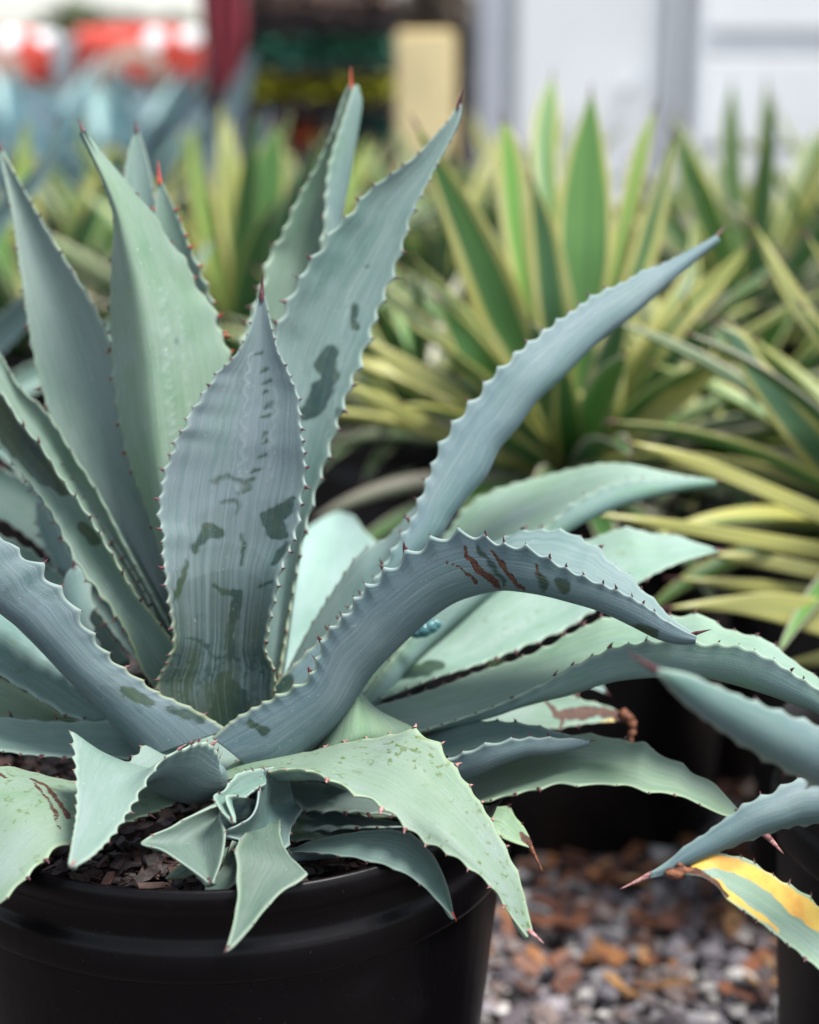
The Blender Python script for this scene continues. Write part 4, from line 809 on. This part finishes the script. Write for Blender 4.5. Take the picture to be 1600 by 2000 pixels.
# neighbour blue agaves cut by the frame
T = []
tr([(-150, 640), (-60, 480), (0, 395), (60, 340), (95, 290), (111, 240)], [(-100, 660), (0, 455), (50, 400), (88, 350), (108, 300), (114, 240)], [1.9, 1.85], b=.01, green=.1, tooth=0)
tr([(-150, 740), (-40, 650), (0, 618), (60, 565), (92, 536)], [(-120, 800), (0, 690), (50, 640), (80, 590), (94, 537)], [1.7, 1.6], b=.01, green=.1, tooth=0)
tr([(-100, 800), (200, 640), (330, 560), (412, 470)], [(-80, 840), (220, 680), (350, 590), (416, 474)], [1.9, 2.0], b=.01, green=.3, tooth=0)
plant(-190, 800, .385, 'blue agave beyond the left frame edge, one curved leaf reaching into view at top left', 'leaf', 16, .34, .07, 50, T, GB, .17, .37, 'black pot of the blue agave beyond the left frame edge', elr=(1.3, .2), azs=(1.6, 4.6))
T = []
tr([(2050, 1530), (1900, 1530), (1720, 1462), (1600, 1422), (1500, 1384), (1400, 1342), (1340, 1316), (1284, 1304)], [(2040, 1600), (1880, 1650), (1700, 1580), (1600, 1532), (1500, 1482), (1400, 1420), (1330, 1368), (1280, 1314)], [1.08, .93, .85, .80], b=-.012, green=.35, tone=.8, gap=.018, scal=.002, tooth=.003, spine=(1222, 1270, .79), spine_mat='spine', NU=24, NV=110)
tr([(2040, 1540), (1850, 1545), (1700, 1530), (1600, 1528), (1543, 1531), (1512, 1550), (1482, 1562), (1455, 1573), (1434, 1590), (1403, 1610), (1381, 1627), (1337, 1654), (1307, 1680), (1270, 1704)], [(2030, 1610), (1850, 1640), (1700, 1610), (1600, 1606), (1556, 1610), (1512, 1621), (1447, 1645), (1394, 1667), (1337, 1692), (1294, 1710), (1268, 1714)], [1.09, .98, .955, .95], b=-.010, green=.15, tone=.75, gap=.012, scal=.0018, tooth=.0022, spine=(1206, 1739, .95), spine_mat='spine_pale', NU=28, NV=150)
T.append(([([(2030, 1590), (1960, 1770), (1860, 1930), (1740, 1960), (1600, 1890), (1556, 1855), (1521, 1829), (1482, 1798), (1425, 1759), (1399, 1728), (1375, 1712), (1340, 1704)], [1.09, .96, .93, .935, .94]),
           ([(2080, 1580), (2020, 1700), (1930, 1810), (1820, 1850), (1700, 1830), (1600, 1772), (1574, 1748), (1530, 1724), (1495, 1702), (1460, 1678), (1425, 1671), (1394, 1664), (1350, 1688), (1337, 1700)], [1.10, .98, .96, .955, .95])], .006,
          dict(green=.75, gap=.013, scal=.0015, tooth=.003, spine=False, NU=34, NV=150, thick=.006, label='green leaf with yellow orange margins and a shrivelled brown tip',
               marks=[('y', [(1345, 1696, 8), (1394, 1682, 16), (1440, 1690, 14), (1500, 1722, 17), (1560, 1768, 20), (1640, 1822, 22)], 't'), ('y', [(1340, 1706, 5), (1400, 1722, 7), (1425, 1748, 8), (1480, 1788, 6), (1520, 1818, 3)], 't'),
                      ('s', [(1330, 1702, 12), (1362, 1706, 8), (1392, 1722, 7), (1424, 1750, 4)], 't')])))
RN = plant(2070, 1500, .34, 'blue agave beyond the right frame edge, leaf tips reaching in over the gravel', 'leaf', 14, .26, .06, 51, T, GB, .187, .35, 'black pot cut by the right frame edge beside the gravel', elr=(1.3, .2), azs=(-1.1, 1.6), potrb=.86)
cb = MB(); rr = random.Random(4)
for x, y, r in ((1322, 1708, .0042), (1314, 1706, .0036), (1332, 1700, .0034), (1344, 1702, .003), (1356, 1705, .0028), (1328, 1690, .0018)): cb.ball(at(x, y, .945), r, (1.3, .9, .8), 2, .18, rr)
cb.build('shrivelled_tip', M['dry'], RN, True)
sb = MB(); sb.cone(at(1484, 1618, 1.0), at(1505, 1640, 1.0), .0028, .0018, 8); sb.cone(at(1505, 1640, 1.0), at(1531, 1668, 1.0), .0018, .0002, 8)
sb.build('terminal_spine', M['spine_pale'], RN, True)

# ------------------------------------------------------------------ buildings and stock behind
def X(px, Y, py=200): return float(aty(px, py, Y)[0])
def Z(py, Y): return float(aty(800, py, Y)[2])
MW = simple('white_painted_metal', (.80, .82, .83), .5, .06, 3); MG = simple('grey_trim', (.70, .72, .75), .5, .06, 4); MG2 = simple('grey_post_paint', (.45, .47, .52), .5, .06, 4)
Ys = 4.6
sh = empty('shed', (X(1300, Ys), Ys, 0), 'white shed with flat door panel and grey trim at top right', 'shed')
MB().box(X(985, Ys), X(2300, Ys), Ys+.05, Ys+2.2, 0, 2.6).build('wall', MW, sh)
MB().box(X(1008, Ys), X(1298, Ys), Ys, Ys+.045, .05, 2.1, .006).build('door', MW, sh)
dh = MB(); dh.cone((X(1222, Ys), Ys-.04, Z(175, Ys)), (X(1240, Ys), Ys-.04, Z(150, Ys)), .010, .010); dh.cone((X(1222, Ys), Ys, Z(175, Ys)), (X(1222, Ys), Ys-.04, Z(175, Ys)), .008, .008); dh.build('door_handle', MG, sh)
for a_, b_ in ((1304, 1322), (1348, 1366)): MB().box(X(a_, Ys), X(b_, Ys), Ys-.03, Ys+.047, 0, 2.3, .004).build('door_frame', MG, sh)
for z0, z1 in ((.0, .35), (.36, Z(290, Ys)), (Z(285, Ys), Z(102, Ys)), (Z(60, Ys), 1.7), (1.72, 2.4)):
    MB().box(X(1372, Ys), X(2290, Ys), Ys+.01, Ys+.048, z0, z1-.01, .006).build('wall_panel', MW, sh)
MB().box(X(1370, Ys), X(2292, Ys), Ys+.02, Ys+.046, Z(100, Ys), Z(62, Ys)).build('rail', MG, sh)
MB().box(X(930, Ys), X(984, Ys), Ys-.02, Ys+.06, 0, 2.6, .01).build('corner_post', MG2, sh)
MC = simple('cream_painted_wood', (.74, .60, .33), .6, .12, 6)
Yp = 3.9
pb = MB(); pb.box(X(772, Yp), X(890, Yp), Yp, Yp+.12, 0, Z(58, Yp), .008)
tag(pb.build('post', MC), 'short cream painted wooden post left of the white shed', 'post')
MD = simple('dark_stained_wood', (.028, .020, .022), .8, .4, 12); MGr = simple('green_plastic', (.015, .075, .055), .5, .2, 6)
Yr = 4.5
rk = empty('shelf_rack', (X(630, Yr), Yr, 0), 'dark wooden plant rack with two shelves between the burgundy cloth and cream post', 'shelf')
for px in (486, 770): MB().box(X(px, Yr), X(px+12, Yr), Yr, Yr+.5, 0, 1.25, .004).build('upright', MD, rk)
for py in (292, 214, 140, 50): MB().box(X(498, Yr), X(768, Yr), Yr-.16, Yr+.49, Z(py, Yr)-.012, Z(py, Yr)+.012, .003).build('shelf', MD, rk)
def tray(x0, x1, py, h, mat, fmat, lab, seed):
    rng = random.Random(seed); zt = Z(py, Yr)+.013; xa, xb = X(x0, Yr), X(x1, Yr)
    t = empty('plant_tray', ((xa+xb)/2, Yr+.15, zt), lab, 'plant tray', 'trays of young plants on the rack')
    MB().box(xa, xb, Yr-.15, Yr+.3, zt, zt+h*.3, .004).build('tray', mat, t)
    f = MB()
    for k in range(1000):
        c = Vector((rng.uniform(xa, xb), Yr+rng.uniform(-.17, .2), zt+h*(.1+.85*rng.random()))); s = rng.uniform(.012, .024)
        a = rng.uniform(0, 6.28); t1 = Vector((math.cos(a), math.sin(a), rng.uniform(-.5, .7)))*s; t2 = Vector((-math.sin(a), math.cos(a), rng.uniform(-.4, .4)))*s*.5
        vs = [f.bm.verts.new(c+q) for q in (-t1, t2, t1, -t2)]; f.bm.faces.new(vs)
    tag(f.build('seedling_leaves', fmat, t), kind='stuff')
tray(504, 625, 140, .075, MGr, simple('dark_green_leaf', (.05, .22, .15), .6, .4, 40), 'tray of dark green seedlings on the upper shelf, left half', 1)
tray(640, 762, 140, .075, MGr, simple('dark_green_leaf_b', (.05, .20, .13), .6, .4, 40), 'tray of dark green seedlings on the upper shelf, right half', 2)
YG = simple('yellow_green_leaf', (.42, .43, .03), .6, .3, 30)
tray(504, 625, 214, .085, MD, YG, 'tray of yellow green seedlings on the middle shelf, left half', 3)
tray(640, 762, 214, .085, MD, YG, 'tray of yellow green seedlings on the middle shelf, right half', 4)
tray(640, 762, 292, .07, MGr, simple('teal_leaf', (.01, .10, .075), .6, .3, 30), 'tray of teal seedlings low on the rack by the cream post', 5)
tray(504, 625, 292, .06, MD, simple('orange_flower', (.28, .06, .02), .6, .4, 30), 'tray of orange flowers low on the rack', 6)
tray(504, 762, 50, .09, MD, simple('brown_leaf', (.16, .10, .08), .7, .5, 20), 'tray of brown leaved plants on top of the rack', 7)
# burgundy cloth on a dark post
Yc = 4.3
pd = MB(); pd.box(X(400, Yc), X(476, Yc), Yc+.04, Yc+.14, 0, 1.5, .006); tag(pd.build('dark_post', simple('dark_purple_paint', (.035, .020, .032), .7, .3, 5)), 'dark post standing left of the plant rack', 'post')
CV, CF = [], []
for j in range(13):
    f = j/12; z = Z(-90, Yc)+(Z(175, Yc)-Z(-90, Yc))*f; x0 = X(396+40*max(0, f-.45), Yc); x1 = X(484-34*max(0, f-.6)*2, Yc)
    for i in range(17):
        g_ = i/16
        for s in (0, 1): CV.append((x0+(x1-x0)*g_, Yc+.012*math.sin(g_*19+f*2)+s*.004, z))
n2 = 34
for j in range(12):
    for i in range(16):
        o = j*n2+i*2; CF += [(o, o+2, o+2+n2, o+n2), (o+1, o+1+n2, o+3+n2, o+3)]
tag(mesh_np('hanging_cloth', CV, CF, None, simple('burgundy_cloth', (.22, .03, .045), .8, .25, 8)), 'burgundy cloth hanging on the dark post', 'cloth')
# bench with red bags
Yb = 5.2
be = empty('display_bench', (X(170, Yb), Yb, 0), 'long bench draped in pale blue grey cloth under the red bags', 'bench')
MB().box(X(-260, Yb), X(392, Yb), Yb, Yb+.7, Z(185, Yb)-.03, Z(185, Yb)-.002, .006).build('bench_top', MD, be)
MB().box(X(-262, Yb), X(394, Yb), Yb-.012, Yb-.004, .02, Z(184, Yb), .002).build('cloth', simple('blue_grey_cloth', (.30, .38, .45), .9, .25, 9), be)
def bag_mat():
    m, nt, b = mat_new('printed_bag_plastic_glints'); g = N(nt); tc = g.n('ShaderNodeTexCoord').outputs['Object']
    sp = g.n('ShaderNodeSeparateXYZ'); g.l(tc, sp.inputs[0]); x, y, z = sp.outputs
    r = g.math('SQRT', g.math('ADD', g.math('POWER', x, 2), g.math('POWER', g.math('SUBTRACT', z, .045), 2)))
    ring = g.math('MULTIPLY', g.ramp(r, .058, .062), g.math('SUBTRACT', 1, g.ramp(r, .094, .098)))
    c = g.mix(ring, (.62, .075, .05), (.66, .58, .46))
    c = g.mix(g.math('SUBTRACT', 1, g.ramp(z, .028, .032)), c, g.mix(g.ramp(g.noise(tc, 14, 1), .45, .55), (.62, .50, .05), (.60, .58, .50)))
    for cx, cz, cr in ((.060, .160, .030), (.165, .172, .030)):  # white discs: blurred highlights off the plastic, painted into the bag colour
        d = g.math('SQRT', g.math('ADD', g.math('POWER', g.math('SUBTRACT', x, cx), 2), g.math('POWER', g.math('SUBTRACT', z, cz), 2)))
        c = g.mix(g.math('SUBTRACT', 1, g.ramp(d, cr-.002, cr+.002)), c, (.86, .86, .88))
    g.l(c, b.inputs['Base Color']); b.inputs['Roughness'].default_value = .22
    g.l(g.bump(g.noise(tc, 22, 4), .9, .012), b.inputs['Normal']); return m
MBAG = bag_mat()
def bag(x0, x1, hgt, lab, dy):
    xa, xb = X(x0, Yb), X(x1, Yb); z0 = Z(185, Yb); V, Fc = [], []; nu, nv = 14, 10
    for s in (-1, 1):
        for j in range(nv+1):
            for i in range(nu+1):
                u, v = i/nu*2-1, j/nv; p = (max(0, 1-u**4)*max(0, 1-(2*v-1)**4))**.5
                V.append((u*(xb-xa)/2*(1-.04*v), s*(.006+.075*p), v*hgt*(1-.05*u*u*(v > .5))))
    n = (nu+1)*(nv+1)
    for s in (0, 1):
        for j in range(nv):
            for i in range(nu):
                a_ = s*n+j*(nu+1)+i; q = (a_, a_+1, a_+nu+2, a_+nu+1); Fc.append(q if s == 0 else q[::-1])
    for i in range(nu): Fc += [(i, i+n, i+1+n, i+1), (nv*(nu+1)+i, nv*(nu+1)+i+1, nv*(nu+1)+i+1+n, nv*(nu+1)+i+n)]
    for j in range(nv): a_ = j*(nu+1); Fc += [(a_, a_+nu+1, a_+nu+1+n, a_+n), (a_+nu, a_+nu+n, a_+2*nu+1+n, a_+2*nu+1)]
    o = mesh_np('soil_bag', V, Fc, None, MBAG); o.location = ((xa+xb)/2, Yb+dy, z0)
    return tag(o, lab, 'bag', 'red bags standing on the bench')
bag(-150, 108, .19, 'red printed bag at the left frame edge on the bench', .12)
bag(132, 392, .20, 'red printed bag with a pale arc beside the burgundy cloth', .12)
bag(-410, -160, .19, 'red printed bag on the bench beyond the left frame edge', .12)
wp = simple('white_plastic', (.85, .86, .88), .25, .03, 5)
for k, (px, lab) in ((3, (122, 'white cup added to stand for a bright glint between the two red bags')),):
    zc = Z(185, Yb)
    cpx = X(px, Yb); yy = Yb+(.04 if k == 3 else .12); h_ = .16 if k == 3 else .07
    tag(lathe('cup', [(.001, .001), (.026, .002), (.036, h_), (.038, h_+.004), (.034, h_), (.024, .006), (.001, .006)], (cpx, yy, zc), wp, None, 24), lab, 'cup')  # cup shape added in place of a blurred white highlight
# hedge far behind
def hedge(x0, x1, Y, z1, lab, mat, n, seed, depth=1.2):
    rng = np.random.RandomState(seed); f = MB()
    for k in range(n):
        x = rng.uniform(x0, x1); top = z1*(.9+.1*math.sin(x*3.1+seed)+.07*math.sin(x*8.3)); c = Vector((x, Y+rng.uniform(0, depth), top*rng.rand()**.6))
        s = rng.uniform(.04, .09); q = Matrix.Rotation(rng.uniform(0, 6.28), 3, 'Z') @ Matrix.Rotation(rng.uniform(-1.2, 1.2), 3, 'X')
        vs = [f.bm.verts.new(c+q @ Vector(p)) for p in ((-s, 0, 0), (0, s*.5, s*.1), (s, 0, 0), (0, -s*.5, s*.1))]; f.bm.faces.new(vs)
    r = empty('hedge', (x0, Y, 0), lab, 'hedge'); tag(f.build('foliage', mat, r), kind='stuff')
    MB().box(x0, x1, Y+.3, Y+depth-.2, 0, z1*.8).build('inner_branches', MD, r)
hedge(-6, -1.0, 10.5, Z(18, 10.5), 'distant olive green hedge at top left behind the red bags', simple('hedge_leaf', (.09, .12, .04), .7, .4, 2), 9000, 1)
hedge(-1.35, .35, 8.0, Z(-30, 8.0), 'brownish hedge behind the plant rack', simple('hedge_leaf_brown', (.20, .16, .12), .7, .5, 1.5), 6000, 2)
